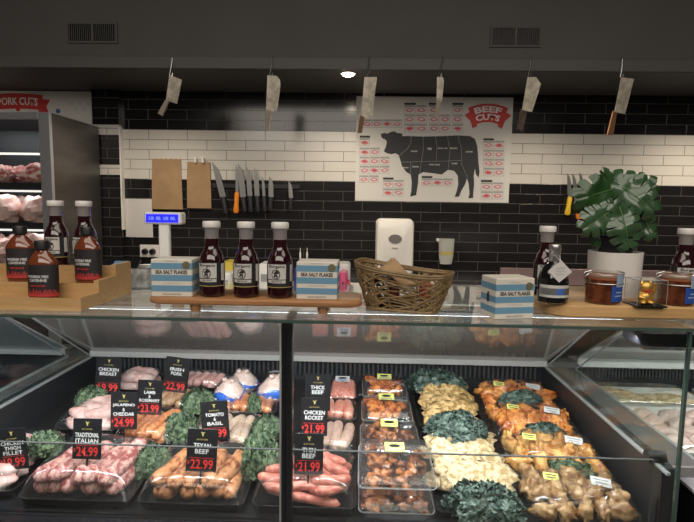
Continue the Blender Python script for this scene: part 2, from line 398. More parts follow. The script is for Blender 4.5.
def downlight(x, y, label):
    t = thing('downlight', label, 'ceiling light', (x, y, UZ - .004), group=None)
    m = MB(); m.lathe([(.038, -.001), (.05, -.003), (.05, -.006), (.038, -.008)], 24); m.build('ring', white_m, t, True)
    m = MB(); m.lathe([(.001, -.022), (.02, -.020), (.034, -.014), (.038, -.004), (.001, -.003)], 24); m.build('lamp_diffuser', lamp_m, t)
def spot(x, y, z, power, size=100, col=(1, .86, .68), rx=0, rad=.05):
    l = bpy.data.lights.new('spot', 'SPOT'); l.energy = power; l.color = col; l.spot_size = R(size); l.spot_blend = .9; l.shadow_soft_size = rad
    o = bpy.data.objects.new('soffit_spot', l); COL.objects.link(o); o.location = (x, y, z); o.rotation_euler = (R(rx), 0, 0)
pl = P(348, 74, 3.0); pd = Hz(348, 74, UZ - .01)
downlight(pd.x, pd.y, 'round recessed downlight glowing in the dark soffit')
for x in (-2.75, pd.x, 2.45): spot(x, pd.y, UZ - .03, 55, 150)
for x in (-1.45, 1.2): spot(x, 3.30, UZ - .03, 38, 150)  # two more spots under the soffit, without a fixture

# ------------------------------------------------------------------ posters
PX, PYc = P(433, 149, WY - .004), None
def to_poster(zx, zy, o, zs=694 / 170.0, zx0=350, zy0=90):
    p = P(zx0 + zx / zs, zy0 + zy / zs, WY - .006); return (p.x - o.x, p.z - o.z)
o0 = P(433, 200, WY - .006)
poster = thing('beef_poster', 'white beef cuts poster with a black cow diagram on the tiled wall', 'poster', (o0.x, WY - .002, o0.z))
cs = [to_poster(*c, o0) for c in ((28, 28), (666, 28), (649, 458), (19, 455))]
ax = (cs[0][0] + cs[3][0]) / 2; bx_ = (cs[1][0] + cs[2][0]) / 2; at_ = (cs[0][1] + cs[1][1]) / 2; ab = (cs[2][1] + cs[3][1]) / 2
MB().bb((ax, -.003, ab), (bx_, 0, at_)).build('paper_sheet', poster_m, poster)
cow = [(125, 180), (140, 175), (155, 178), (163, 172), (180, 168), (192, 175), (215, 178), (212, 188), (240, 188), (300, 190), (380, 188), (440, 185), (490, 188), (510, 200), (520, 230), (525, 300), (529, 335), (525, 358), (515, 345), (510, 320), (505, 350), (507, 385), (503, 425), (503, 440), (483, 442), (488, 425), (485, 385), (478, 360), (470, 385), (455, 410), (445, 435), (427, 437), (435, 415), (442, 385), (440, 350), (425, 330), (400, 325), (375, 345), (340, 340), (300, 335), (280, 345), (278, 380), (270, 430), (245, 435), (250, 415), (252, 375), (248, 345), (230, 335), (212, 310), (205, 285), (198, 265), (185, 258), (170, 262), (150, 258), (138, 250), (145, 235), (150, 215), (148, 205), (130, 195)]
m = MB(); m.poly([to_poster(*c, o0) for c in cow], .0012, 0, Matrix.Translation((0, -.003, 0))); cowo = m.build('cow_diagram', cow_ink, poster)
m = MB()
for ln in ([(250, 190), (248, 215), (235, 240), (200, 268)], [(298, 190), (300, 240), (290, 300), (285, 340)], [(348, 190), (355, 230), (352, 290)], [(398, 190), (408, 250), (400, 330)], [(440, 186), (455, 240), (455, 300), (478, 355)], [(210, 295), (300, 292), (400, 290), (455, 287)], [(248, 295), (248, 340)]):
    pts = [to_poster(*c, o0) for c in ln]; m.tube([(x, -.0046, z) for x, z in pts], .0016, 4)
for wd, x, y, w in (('CHUCK', 262, 250, 26), ('RIB', 325, 240, 16), ('SHORT LOIN', 378, 238, 38), ('SIRLOIN', 423, 238, 28), ('ROUND', 487, 252, 26), ('BRISKET', 228, 317, 22), ('SHANK', 268, 313, 26), ('SHORT PLATE', 345, 305, 42), ('FLANK', 428, 300, 24)):
    c = to_poster(x, y, o0); text('lettering', wd, white_ink, cowo, (c[0], -.0045, c[1]), w * .0019, None, .02)
m.build('cut_lines', grey_ink, cowo)
m = MB(); k = .0019
def cells(zx, zy, nx, ny, cw, ch, head=True):
    m = MB()
    for j in range(ny):
        for i in range(nx):
            x0, z0 = to_poster(zx + i * cw, zy + j * ch, o0); x1, z1 = to_poster(zx + (i + 1) * cw - 3, zy + (j + 1) * ch - 3, o0)
            m.bb((x0, -.0036, z1), (x1, -.003, z0), 0); m.bb((x0 + .003, -.004, z1 + .003), (x1 - .003, -.0036, z0 - .014), 1)
            sd = zx + i * 7 + j * 13
            cx, cz = (x0 + x1) / 2, (z0 + z1) / 2 - .004; rr = Matrix.Translation((cx, -.004, cz))
            pts = []
            for q in range(14):
                a = 2 * PI * q / 14; kk = 1 + .3 * noise.noise(Vector((math.cos(a), math.sin(a), sd)))
                pts.append((math.cos(a) * cw * k * .36 * kk, math.sin(a) * ch * k * .23 * kk))
            m.poly(pts, .0004, 2, rr); m.poly([(p[0] * .5, p[1] * .4 + .001) for p in pts], .0003, 1 if sd % 4 else 4, Matrix.Translation((cx, -.0044, cz)))
    if head:
        x0, z0 = to_poster(zx, zy - 10, o0); x1, z1 = to_poster(zx + cw, zy - 1, o0); m.bb((x0, -.004, z1), (x1, -.003, z0), 3)
    m.build('cut_picture_grid', [grey_ink, poster_m, pink_ink, black_ink, red_ink], poster)
cells(50, 120, 4, 1, 41, 36, False); cells(222, 62, 2, 3, 47, 38); cells(322, 62, 1, 1, 45, 38); cells(322, 100, 2, 2, 45, 38, False); cells(418, 62, 1, 3, 45, 38)
cells(40, 196, 1, 1, 42, 36); cells(40, 235, 2, 1, 42, 36, False); cells(40, 272, 3, 2, 41, 37, False); cells(38, 348, 2, 1, 41, 34, False)
cells(135, 367, 2, 2, 43, 35); cells(293, 361, 3, 1, 43, 34); cells(545, 207, 2, 4, 43, 37); cells(535, 377, 2, 2, 46, 36)
def banner(parent, c, w, h, R_, l1, l2, bold=.035):
    m = MB()
    def arcpt(x, z): a = x / R_; return ((R_ + z) * math.sin(a), (R_ + z) * math.cos(a) - R_)
    for x0, x1, z0, z1, y in ((-w * .5, -w * .33, -h * .62, h * .26, .0005), (w * .33, w * .5, -h * .62, h * .26, .0005), (-w * .38, w * .38, -h * .5, h * .5, .0012)):
        top = [arcpt(x0 + (x1 - x0) * i / 10, z1) for i in range(11)]; bot = [arcpt(x1 + (x0 - x1) * i / 10, z0) for i in range(11)]
        if x1 - x0 < w * .3:
            nt_ = arcpt(x0 + (w * .05 if x0 < 0 else 0) + (0 if x0 < 0 else (x1 - x0) - w * .05), (z0 + z1) / 2)
            pl_ = top + [nt_] + bot if x0 > 0 else top + bot + [nt_]
        else: pl_ = top + bot
        m.poly(pl_, y, 0, Matrix.Translation((c[0], -.003, c[1])))
    b = m.build('red_banner', red_ink, parent)
    if l2:
        text('lettering', l1, white_ink, b, (c[0], -.0045, c[1] + h * .21), w * .62, h * .34, bold, arc=R_); text('lettering', l2, white_ink, b, (c[0], -.0045, c[1] - h * .22), w * .55, h * .34, bold, arc=R_)
    else: text('lettering', l1, white_ink, b, (c[0], -.0045, c[1]), w * .62, h * .5, bold, arc=R_)
c = to_poster(563, 100, o0); banner(poster, (c[0], c[1] + .012), .33, .135, .28, 'BEEF', 'CUTS')
# pork poster
o1 = P(20, 125, WY - .006)
pork = thing('pork_poster', 'white pork cuts poster half hidden behind the refrigerated cabinet', 'poster', (o1.x, WY - .002, 1.55))
tl = P(94, 91.5, WY - .006)
MB().bb((-1.1, -.003, 0), (tl.x - o1.x, 0, tl.z - 1.55)).build('paper_sheet', poster_m, pork)
bc = P(14, 101, WY - .006); banner(pork, (bc.x - o1.x + .03, bc.z - 1.55), .50, .115, 1.6, 'PORK CUTS', None, .02)
for px, py, mi in ((58, 111, 0), (18, 109, 1)):
    q = P(px, py, WY - .006); MB().poly([(q.x - o1.x + .018 * math.cos(a * PI / 8), q.z - 1.55 + .018 * math.sin(a * PI / 8)) for a in range(16)], .001, 0, Matrix.Translation((0, -.003, 0))).build('printed_dot', [blue_ink, red_ink][mi], pork)
for i in range(5):
    q = P(72 + i * 4, 104 + i % 2 * 5, WY - .006); MB().bb((q.x - o1.x - .01, -.004, q.z - 1.56), (q.x - o1.x + .012, -.003, q.z - 1.535)).build('printed_mark', lab_cream, pork)

# ------------------------------------------------------------------ fridge
fx = P(49, 112, 3.27).x; fz = P(49, 112, 3.27).z; FY0, FY1 = 3.27, 3.88
fr = thing('display_fridge', 'tall glass fronted display fridge with steel side and meat shelves', 'fridge', (fx, FY0, 0))
W = 1.2; H = fz; D = FY1 - FY0
m = MB(); m.bb((-.02, .03, .0), (0, D, H)); m.build('side_panel', fr_steel, fr)
m = MB(); m.bb((-W, .03, 0), (-W + .02, D, H)); m.bb((-W + .02, D - .02, .05), (-.02, D, H - .04)); m.bb((-W + .02, .03, H - .04), (-.02, D, H)); m.bb((-W + .02, .03, 0), (-.02, D, .25)); m.build('cabinet_body', dark_wall, fr)
m = MB(); m.bb((-.075, 0, .0), (0, .03, H), bev=.004); m.bb((-W, 0, 0), (-W + .075, .03, H), bev=.004); m.bb((-W + .075, 0, H - .045), (-.075, .03, H), bev=.004); m.bb((-W + .075, 0, 0), (-.075, .03, .12)); m.build('door_frame', mat('door_frame_silver', (.36, .37, .39), .35, .3), fr)
MB().bb((-W + .075, .012, .12), (-.075, .016, H - .045)).build('door_glass', glass, fr)
fshelf = []
for py in (147, 182, 221, 262):
    z = P(20, py + 3, FY0 + .1).z
    if py > 147:
        MB().bb((-W + .03, .06, z - .012), (-.03, D - .03, z)).build('shelf', steel, fr)
        MB().bb((-W + .03, .045, z - .03), (-.03, .06, z + .012)).build('price_rail', dark_wall, fr)
        fshelf.append(z)
    zz = z - .02 if py == 147 else z - .034
    MB().bb((-W + .04, .075, zz - .012), (-.04, .10, zz), 0).build('shelf_light', fr_light, fr)
arealight_late = (fx - .6, FY0 + .12, H - .08)
fm1 = MB().blob((0, 0, .07), (.14, .095, .07), 1, .35).mesh('red_cut', m_redmeat, True)
fm2 = MB().blob((0, 0, .075), (.14, .095, .075), 2, .35).mesh('pale_cut', m_chick, True)
for si, z in enumerate(fshelf):
    for i in range(4):
        for j in range(2):
            k = (1 if si == 0 else 0) ^ (1 if si else 0)
            me = fm1 if si == 0 else fm2
            lab = ['marbled red meat joint on the top shelf of the display fridge', 'pale pink poultry piece on the middle shelf of the display fridge', 'pale meat joint on the low shelf of the display fridge'][si]
            tag(link(['meat_joint', 'poultry_piece', 'meat_joint'][si], me, None, (fx - .19 - i * .25, FY0 + .18 + j * .2, z + .008 + j * .01), (0.3, 0, rnd.uniform(-.6, .6)), (rnd.uniform(.85, 1), 1, rnd.uniform(.9, 1.1) * (1.25 if si else 1))), lab, 'meat', ['meat joints on the top fridge shelf', 'poultry on the middle fridge shelf', 'meat joints on the low fridge shelf'][si])

# ------------------------------------------------------------------ wall things
def wall_px(px, py, dy=.01): return P(px, py, WY - dy)
def bag(px0, py0, px1, py1, label, peg):
    a = wall_px(px0, py1); b = wall_px(px1, py0); w = b.x - a.x; h = b.z - a.z
    t = thing('paper_bag', label, 'paper bag', ((a.x + b.x) / 2, WY, a.z))
    m = MB()
    def fn(u, v): return (-w / 2 * (1 - .08 * v) + w * (1 - .08 * v) * u, -.012 - .010 * noise.noise(Vector((u * 3, v * 4, px0))) - .01 * math.sin(PI * u) * (1 - v), h * v + .004 * math.sin(u * 40) * (v > .95))
    m.grid(fn, 12, 16); m.bb((-w / 2 * .93, -.004, 0), (w / 2 * .93, 0, h * .98)); m.build('bag_body', kraft, t, 'all')
    if peg:
        for hx in (-.021, .037): MB().bb((hx - .008, -.03, h - .01), (hx + .008, 0, h + .035), bev=.003).build('hook', white_m, t)
bag(152, 159, 182, 209, 'flat brown paper bag on the wall nearest the scale', False)
bag(187, 162, 211, 208, 'narrower brown paper bag hanging beside the knife row', True)
a = wall_px(126, 237); b = wall_px(152, 199)
t = tag(MB().grid(lambda u, v: (u * (b.x - a.x), -.004 - .006 * math.sin(u * 3) * v, v * (b.z - a.z)), 6, 4).build('paper_notice', paper_m, None, True, (a.x, WY - .004, a.z)), 'white paper notice taped above the socket on black tiles', 'notice')
a = wall_px(140, 257); b = wall_px(161, 245)
t = thing('power_socket', 'white double power socket on black tiles behind the scale', 'socket', (a.x, WY, a.z)); w = b.x - a.x; h = b.z - a.z
MB().bb((0, -.01, 0), (w, 0, h), bev=.004).build('face_plate', white_m, t)
m = MB()
for x in (w * .22, w * .55): m.lathe([(.001, -.02), (.022, -.02), (.022, 0), (.001, 0)], 16, c=(0, 0, 0)); m.v = m.v
m = MB()
for x in (w * .25, w * .6):
    m.tube([(x, -.01, h * .45), (x, -.035, h * .45)], [.026, .02], 14)
m.build('plug', blackp, t)
# magnetic strip + knives
a = wall_px(212, 181); b = wall_px(300, 192)
tag(MB().bb((a.x, WY - .018, (a.z + b.z) / 2 - .015), (b.x, WY - .001, (a.z + b.z) / 2 + .02), bev=.003).build('knife_rack', black_m, None), 'long dark magnetic knife rack on the black tiles', 'knife rack')
a = wall_px(566, 188); b = wall_px(612, 196)
tag(MB().bb((a.x, WY - .018, (a.z + b.z) / 2 - .015), (b.x, WY - .001, (a.z + b.z) / 2 + .02), bev=.003).build('knife_rack', black_m, None), 'short magnetic knife rack behind the monstera plant', 'knife rack')
def knife(tip, heel, end, wpx, hm, label, hw=5):
    p0 = wall_px(*tip, .021); p1 = wall_px(*heel, .021); p2 = wall_px(*end, .021)
    t = thing('kitchen_knife', label, 'knife', tuple(p2), group='knives on the wall racks')
    d = (p0 - p1); L = d.length; d.normalize(); n = Vector((d.z, 0, -d.x)); w = wpx / 129.0
    rel = lambda q: ((q - p2).x, (q - p2).z)
    pts = [rel(p1 - n * w * .5), rel(p1 + n * w * .5), rel(p1 + d * L * .55 + n * w * .45), rel(p1 + d * L * .82 + n * w * .2), rel(p0 - n * w * .4), rel(p1 + d * L * .5 - n * w * .5)]
    MB().poly(pts, .002, 0, Matrix.Translation((0, .003, 0))).build('blade', knife_m, t)
    q1 = p1 - p2; hwm = hw / 129.0 / 2
    dd = q1.normalized()
    m = MB(); m.tube([(0, 0, 0), tuple(q1 * .12), tuple(q1 * .5), tuple(q1 * .85), tuple(q1)], [hwm * .8, hwm * 1.15, hwm * .85, hwm * .95, hwm * .8], 10); m.build('handle', hm, t, True)
knife((214, 161), (223, 197), (226, 214), 6, h_black, 'broad black handled knife at the end of the row by the paper bags')
knife((237, 164), (237, 192), (236, 213), 3, h_orange, 'orange handled thin knife on the long rack')
knife((240, 163), (243, 197), (245, 212), 6, h_black, 'wide black handled blade just past the orange knife')
knife((248, 166), (250, 196), (251, 212), 5, h_black, 'second black handled knife after the orange one')
knife((256, 167), (257, 196), (258, 212), 5, h_black, 'third black handled knife after the orange one')
knife((263, 176), (264, 196), (265, 212), 3, h_black, 'thin black handled boning knife in the middle of the rack')
knife((271, 176), (271, 197), (270, 211), 5, h_black, 'short wide bladed knife before the gap in the rack')
knife((290, 181), (291, 198), (290, 210), 4, h_black, 'small knife hanging alone at the free end of the rack', 4)
knife((569, 173), (570, 197), (567, 215), 4, h_yellow, 'yellow handled knife beside the monstera leaves')
knife((574, 173), (577, 203), (579, 219), 4, h_orange, 'orange handled knife half behind the monstera leaves', 5)
knife((581, 172), (584, 200), (588, 214), 4, h_black, 'knife hidden mostly behind the monstera leaves')
# towel dispenser
a = wall_px(375, 276, .1); b = wall_px(414, 219, .1)
w = b.x - a.x; h = b.z - a.z
t = thing('towel_dispenser', 'white paper towel dispenser on the wall above the basket', 'towel dispenser', ((a.x + b.x) / 2, WY, a.z))
m = MB()
def rr(w_, d_, r, y, cz, n=6):
    out = []
    for (sx, sz, a0) in ((1, 1, 0), (-1, 1, 90), (-1, -1, 180), (1, -1, 270)):
        for i in range(n + 1):
            q = R(a0 + 90 * i / n); out.append((sx * (w_ - r) + r * math.cos(q), y, cz + sz * (d_ - r) + r * math.sin(q)))
    return out
m.loops([rr(w / 2 * .94, h / 2, .03, 0, h / 2), rr(w / 2, h / 2, .035, -.03, h / 2), rr(w / 2, h / 2, .045, -.12, h / 2), rr(w / 2 * .93, h / 2 * .95, .05, -.155, h / 2), rr(w / 2 * .75, h / 2 * .8, .05, -.17, h / 2)][::-1]); m.build('cover', white_m, t, True)
m = MB(); m.poly([(.050 * math.cos(i * PI / 12), h * .66 + .034 * math.sin(i * PI / 12)) for i in range(24)], .004, 0, Matrix.Translation((0, -.169, 0))); m.build('viewing_window', mat('grey_window', (.18, .17, .16), .2), t)
MB().bb((-.022, -.1735, h * .50), (.022, -.17, h * .515)).build('logo_mark', grey_ink, t)
# small container
a = wall_px(438, 264, .06); b = wall_px(455, 239, .06)
t = thing('plastic_dispenser', 'small translucent plastic dispenser with yellow contents on black tiles', 'dispenser', ((a.x + b.x) / 2, WY - .045, a.z)); w = b.x - a.x; h = b.z - a.z
MB().lathe([(w * .36, 0), (w * .45, h * .3), (w * .5, h)], 20, sy=.6).build('container', mat('frosted_plastic', (.42, .43, .40), .4), t, True)
MB().lathe([(w * .445, h * .36), (w * .47, h * .5)], 20, sy=.62).build('contents', mat('yellow_band', (.5, .42, .12), .4), t, True)
MB().bb((-w * .6, -.01, h * .88), (w * .1, .044, h * 1.0), bev=.004).build('bracket', white_m, t)
# hanging cleavers
CY = BY - .03
def cleaver(hook, blade, handle, hm, label, hth=.012):
    o = P(*hook[-1], CY)
    t = thing('hanging_cleaver', label, 'cleaver', tuple(o))
    f = lambda p: (P(*p, CY).x - o.x, P(*p, CY).z - o.z)
    MB().poly([f(p) for p in blade], .003, 0, Matrix.Translation((0, .0015, 0))).build('blade', blade_m, t)
    hp = [f(p) for p in handle]; MB().poly(hp, hth, 0, Matrix.Translation((0, hth / 2, 0))).build('handle', hm, t)
    hk = [f(p) for p in hook]; m = MB()
    x0, z0 = hk[0]; x1, z1 = hk[-1]
    m.tube([(x0 + .004, .022, z0 - .015), (x0 + .002, .02, z0 + .006), (x0, .008, z0 + .014), (x0, -.004, z0 + .006), ((x0 + x1) / 2, -.006, (z0 + z1) / 2), (x1 - .006, -.004, z1 - .006), (x1 + .002, -.001, z1 - .016), (x1 + .01, 0, z1 - .004), (x1 + .013, 0, z1 + .012)], .0028, 6)
    m.build('hook', steel, t, True)
cleaver([(172.5, 59), (170.5, 75)], [(169.5, 74.5), (182, 80), (177, 104), (166, 100)], [(165.5, 100), (169, 101.5), (162.5, 116), (158, 113.5)], h_pale, 'small square cleaver hanging above the paper bags')
cleaver([(272, 59), (270.5, 75)], [(267.5, 75), (277, 76), (280, 80), (280.5, 86), (277, 111), (272, 112), (266, 110)], [(266.5, 110), (271.5, 111), (269, 131), (265, 131)], h_pale, 'rounded pale cleaver hanging above the knife rack')
cleaver([(369, 59), (368, 75)], [(364.5, 77), (377, 77), (372, 119), (361, 116)], [(360, 115.5), (364.5, 117), (362, 133), (357.5, 133)], h_brown, 'long cleaver overlapping the corner of the beef poster')
cleaver([(443, 59), (439.5, 75)], [(437, 77), (443, 77), (444, 82), (442, 102), (436.5, 101)], [(436.5, 100), (441, 101), (438, 117), (434.5, 117)], h_pale, 'narrow cleaver seen edge on before the cow diagram', .010)
cleaver([(531, 59), (529, 75)], [(527.5, 77), (536, 77), (541, 84), (532, 112), (522, 110)], [(520.5, 109), (527, 112), (522, 131), (516, 129)], h_dark, 'dark handled cleaver by the red poster banner')
cleaver([(622, 60), (621, 76)], [(621, 77), (634, 79), (625, 114), (614.5, 112)], [(613, 111), (616.5, 113), (613, 135), (607, 135)], h_brown, 'cleaver with reddish brown handle above the monstera plant')

# ------------------------------------------------------------------ back bench and clutter
bench = thing('back_bench', 'dark steel work bench along the tiled wall', 'bench', (0, 3.3, 0))
MB().bb((-1.5, 0, .86), (3.4, .64, .90), bev=.004).build('bench_top', steel, bench)
MB().bb((-1.48, .03, 0), (3.38, .62, .86)).build('cabinet', black_m, bench)
# stainless upstand on the right, pink reflections put into its base colour
a = P(500, 284, WY - .03)
tag(MB().bb((a.x, WY - .03, a.z), (3.3, WY - .002, a.z + .125), bev=.003).build('splash_panel', mat('steel_pink_reflection', (.42, .30, .30), .3, .7), None), 'low stainless splash panel along the wall behind the plant', 'panel')

# ------------------------------------------------------------------ deli case
XL, XR = -1.0, .677; XRG = .69; DZ = 1.26
YF = 1.07; YB = 1.825; GZ = .931
case = thing('deli_case', 'glass topped refrigerated deli display case with dark interior', 'display case', (0, YF, 0))
def part(name, mb, m, smooth=False, parent=None):
    o = mb.build(name, m, None, smooth); o.parent = parent or case; o.location = (0, -YF, 0); return o
part('base', MB().bb((XL - .05, YF - .06, 0), (XR + .05, 1.9, .75)), black_m)
m = MB(); m.add([(XL, 1.10, bedz(1.10)), (XR, 1.10, bedz(1.10)), (XR, 1.86, bedz(1.86)), (XL, 1.86, bedz(1.86)), (XL, 1.10, .75), (XR, 1.10, .75), (XR, 1.86, .75), (XL, 1.86, .75)], [(0, 1, 2, 3), (0, 4, 5, 1), (1, 5, 6, 2), (2, 6, 7, 3), (3, 7, 4, 0)])
part('bed', m, bed_m)
part('front_kick', MB().bb((XL - .05, YF - .02, .75), (XR + .05, 1.10, .775), bev=.003), blackp)
# side liners below the glass
for nm, x0, x1 in (('side_liner', XL - .03, XL), ('side_liner', XR, XR + .03)):
    part(nm, MB().bb((x0, 1.10, .75), (x1, 1.90, GZ)), dark_wall)
# rear grille
part('rear_liner', MB().bb((XL, 1.86, .75), (XR, 1.90, .95)), dark_wall)
m = MB()
n = 96
for i in range(n):
    x = XL + .02 + (XR - XL - .04) * (i + .5) / n
    m.bb((x - .0035, 1.847, .875), (x + .0035, 1.861, .935))
part('air_grille', m, mat('grille_grey', (.05, .05, .055), .4))
# rear inclined glass panel
YT, ZT = 1.36, 1.245
def incl(mb, x0, x1, ya, za, yb, zb, th=.006, mi=0):
    d = Vector((0, yb - ya, zb - za)).normalized(); n = Vector((0, -d.z, d.y)) * -1
    n = Vector((0, d.z, -d.y)) * th
    mb.add([(x0, ya, za), (x1, ya, za), (x1, yb, zb), (x0, yb, zb), (x0, ya - n.y, za - n.z), (x1, ya - n.y, za - n.z), (x1, yb - n.y, zb - n.z), (x0, yb - n.y, zb - n.z)],
           [(0, 1, 2, 3), (7, 6, 5, 4), (0, 4, 5, 1), (1, 5, 6, 2), (2, 6, 7, 3), (3, 7, 4, 0)], mi); return mb
part('rear_panel', incl(MB(), XL, XR, YB, .955, YT, ZT), rearglass)
part('rear_rail', MB().bb((XL, 1.81, .935), (XR, 1.84, .957), bev=.003), lightgrey)
# side glasses (end panels) with bright lower edge
def side_glass(X, par=None, th=.006, y0=YF + .006, zb=GZ, nm='side_glass'):
    m = MB(); pts = [(y0, zb), (YB - .005, zb), (YT, ZT), (y0, ZT)]
    vs = [(X - th / 2, y, z) for y, z in pts] + [(X + th / 2, y, z) for y, z in pts]
    fs = [(0, 1, 2, 3), (7, 6, 5, 4), (0, 4, 5, 1), (1, 5, 6, 2), (2, 6, 7, 3), (3, 7, 4, 0)]
    o = part(nm, m.add(vs, fs), glass, parent=par)
    m = MB(); m.bb((X - .004, y0, zb - .003), (X + .004, YB, zb + .003)); m.tube([(X, YB, zb), (X, YT, ZT)], .003, 6)
    e = part('glass_edge', m, edgelight, parent=par)
    return o
side_glass(XL); side_glass(XR)
# front glass, two panes with mullion
MX = P(285.5, 420, YF).x
part('front_glass', MB().bb((XL - .15, YF - .004, .775), (MX - .002, YF + .004, 1.2525)), glass)
part('front_glass', MB().bb((MX + .002, YF - .004, .775), (XRG, YF + .004, 1.2525)), glass)
part('front_glass_edge', MB().bb((XRG - .001, YF - .0045, .785), (XRG + .005, YF + .0045, 1.2525)), gedge)
part('mullion', MB().bb((MX - .014, YF + .005, .785), (MX + .014, YF + .03, 1.247), bev=.002), blackp)
part('mullion_seal', MB().bb((MX - .0125, YF - .0048, .79), (MX - .0095, YF + .0048, 1.247)), edgelight)
zl = P(347, 450.5, 1.11).z
part('lower_glass', MB().bb((XL, 1.103, .779), (.658, 1.108, zl)), lowglass)
part('lower_glass_edge', MB().bb((XL, 1.1025, zl), (.658, 1.1085, zl + .0015)).bb((.658, 1.1025, .785), (.660, 1.1085, zl + .0015)), edgedim)
# deck glass
YD = 1.58
part('deck_glass', MB().bb((XL - .30, YF - .012, 1.253), (XRG + .01, YD, DZ)), deckglass)
part('deck_front_edge', MB().bb((XL - .30, YF - .014, 1.254), (XRG + .01, YF - .012, DZ)), gedge)
part('deck_joint', MB().bb((MX - .011, YF + .005, 1.2475), (MX + .011, YD, 1.2495)), blackp)
m = MB(); m.bb((.60, YF + .006, 1.205), (XRG + .03, 1.17, 1.2525), bev=.010); part('hinge_block', m, blackp)
m = MB(); m.tube([(XR - .02, 1.13, .945), (XR + .02, 1.13, .945)], .014, 14); part('roller', m, black_m, True)
# LED channel
m = MB(); m.bb((XL, 1.268, 1.232), (XR, 1.29, 1.240)); part('led_channel', m, mat('channel_grey', (.16, .16, .16), .6))
m = MB(); m.bb((XL + .02, 1.276, 1.2295), (XR - .02, 1.282, 1.2319)); part('led_strip', m, strip_m)
m = MB(); m.bb((XL + .02, YF + .012, 1.2475), (XR - .1, YF + .022, 1.2525)); part('added_light_housing', m, blackp)  # added slim housing, stands in for a fixture of the front area light
def arealight(loc, sx, sy, e, rot, col=(1, 1, 1), spread=180):
    l = bpy.data.lights.new('area', 'AREA'); l.shape = 'RECTANGLE'; l.size = sx; l.size_y = sy; l.energy = e; l.color = col; l.spread = R(spread)
    o = bpy.data.objects.new('area_light', l); COL.objects.link(o); o.location = loc; o.rotation_euler = rot; return o
arealight(((XL + XR) / 2, YF + .03, 1.23), XR - XL - .1, .010, 11, (R(22), 0, 0), (.95, .97, 1))

# neighbour case to the right
ncase = thing('deli_case', 'neighbouring pale railed display case at the corner of the counter', 'display case', (0, YF, 0))
X2 = .785; X3 = 2.6
part('base', MB().bb((X2 - .05, 1.2, 0), (X3, 1.9, .80)), black_m, parent=ncase)
part('bed', MB().bb((X2, 1.2, .80), (X3, 1.835, .85)), bed_m, parent=ncase)
part('rear_liner', MB().bb((X2, 1.835, .80), (X3, 1.90, .955)), dark_wall, parent=ncase)
m = MB()
for i in range(70): m.bb((X2 + .02 + i * .012, 1.82, .90), (X2 + .026 + i * .012, 1.836, .945))
part('air_grille', m, MATS['grille_grey'], parent=ncase)
part('rear_rail', MB().bb((X2, 1.775, .95), (X3, 1.815, .972), bev=.003), mat('bright_rail', (.75, .75, .74), .4), parent=ncase)
part('rear_panel', incl(MB(), X2, X3, YB, .972, YT, ZT), rearglass, parent=ncase)
side_glass(X2, ncase, zb=.925)
part('sill', MB().bb((XR + .032, 1.12, .90), (X2 - .004, 1.84, .928), bev=.003), mat('grey_sill', (.22, .21, .21), .2, .5), parent=ncase)
part('deck_glass', MB().bb((XRG + .02, 1.13, 1.25), (X3, YD, DZ)), deckglass, parent=ncase)
part('corner_panel', MB().bb((.765, 1.0, .5), (1.4, 1.19, .865), bev=.004), blackp, parent=ncase)
part('corner_trim', MB().bb((.763, .998, .865), (1.4, 1.192, .872)), mat('pale_trim', (.5, .5, .52), .4), parent=ncase)
arealight((1.5, 1.3, 1.22), 1.3, .03, 3.5, (R(10), 0, 0), (.97, .98, 1))
# neighbour case to the left
lcase = thing('deli_case', 'neighbouring display case under the tiered wooden stand', 'display case', (0, YF, 0))
X4 = -1.09; X5 = -2.4
part('base', MB().bb((X5, 1.1, 0), (X4, 1.9, .80)), black_m, parent=lcase)
part('bed', MB().bb((X5, 1.1, .80), (X4, 1.835, .84)), bed_m, parent=lcase)
part('rear_liner', MB().bb((X5, 1.835, .80), (X4, 1.90, .955)), dark_wall, parent=lcase)
part('rear_rail', MB().bb((X5, 1.785, .945), (X4, 1.815, .965), bev=.003), lightgrey, parent=lcase)
part('rear_panel', incl(MB(), X5, X4, YB, .965, YT, ZT), mat('pale_panel', (.42, .42, .42), .3), parent=lcase)
side_glass(X4, lcase)
part('sill', MB().bb((X4 + .006, 1.12, .90), (XL - .035, 1.84, .93), bev=.003), MATS['grey_sill'], parent=lcase)
hc = Vector((-1.13, 1.46, 1.19))
m = MB(); m.lathe([(.034, 0), (.036, .004), (.03, .008), (.004, .012)], 24); m.lathe([(.004, .012), (.005, .02), (.013, .024), (.013, .03), (.004, .033)], 16)
part('lid_knob', m, black_m, True, lcase).location = hc + Vector((0, -YF, 0))
arealight((-1.6, 1.22, 1.23), 1.0, .03, 2.0, (R(10), 0, 0), (.6, .72, 1))

# ledge behind deck
ledge = tag(MB().bb((-1.5, YD + .01, 1.19), (1.9, 1.92, 1.215), bev=.003).build('service_ledge', steel, None), 'narrow stainless service ledge behind the glass counter top', 'ledge')

# ------------------------------------------------------------------ scale
t = thing('weighing_scale', 'white counter scale with blue lit display on a pole', 'scale', (P(130, 275, 1.75).x, 1.75, 1.215))
w0 = P(112, 270, 1.75).x - t.location.x; w1 = P(152, 270, 1.75).x - t.location.x
m = MB(); m.box(((w0 + w1) / 2, 0, .03), (w1 - w0, .2, .055), bev=.01); m.build('body', white_m, t)
m = MB(); m.box(((w0 + w1) / 2 - .01, -.075, .07), (w1 - w0 - .02, .09, .012), rot=(R(35), 0, 0), bev=.003); kp = m.build('keypad', blackp, t)
m = MB(); m.box(((w0 + w1) / 2 - .002, -.082, .078), (.05, .045, .006), rot=(R(35), 0, 0)); m.build('keypad_label', box_blue, kp)
pp = P(165, 240, 1.82) - t.location
ptop = P(163, 223, 1.82).z - t.location.z
MB().bb((pp.x - .019, pp.y - .012, 0), (pp.x + .019, pp.y + .012, ptop), bev=.004).build('pole', white_m, t)
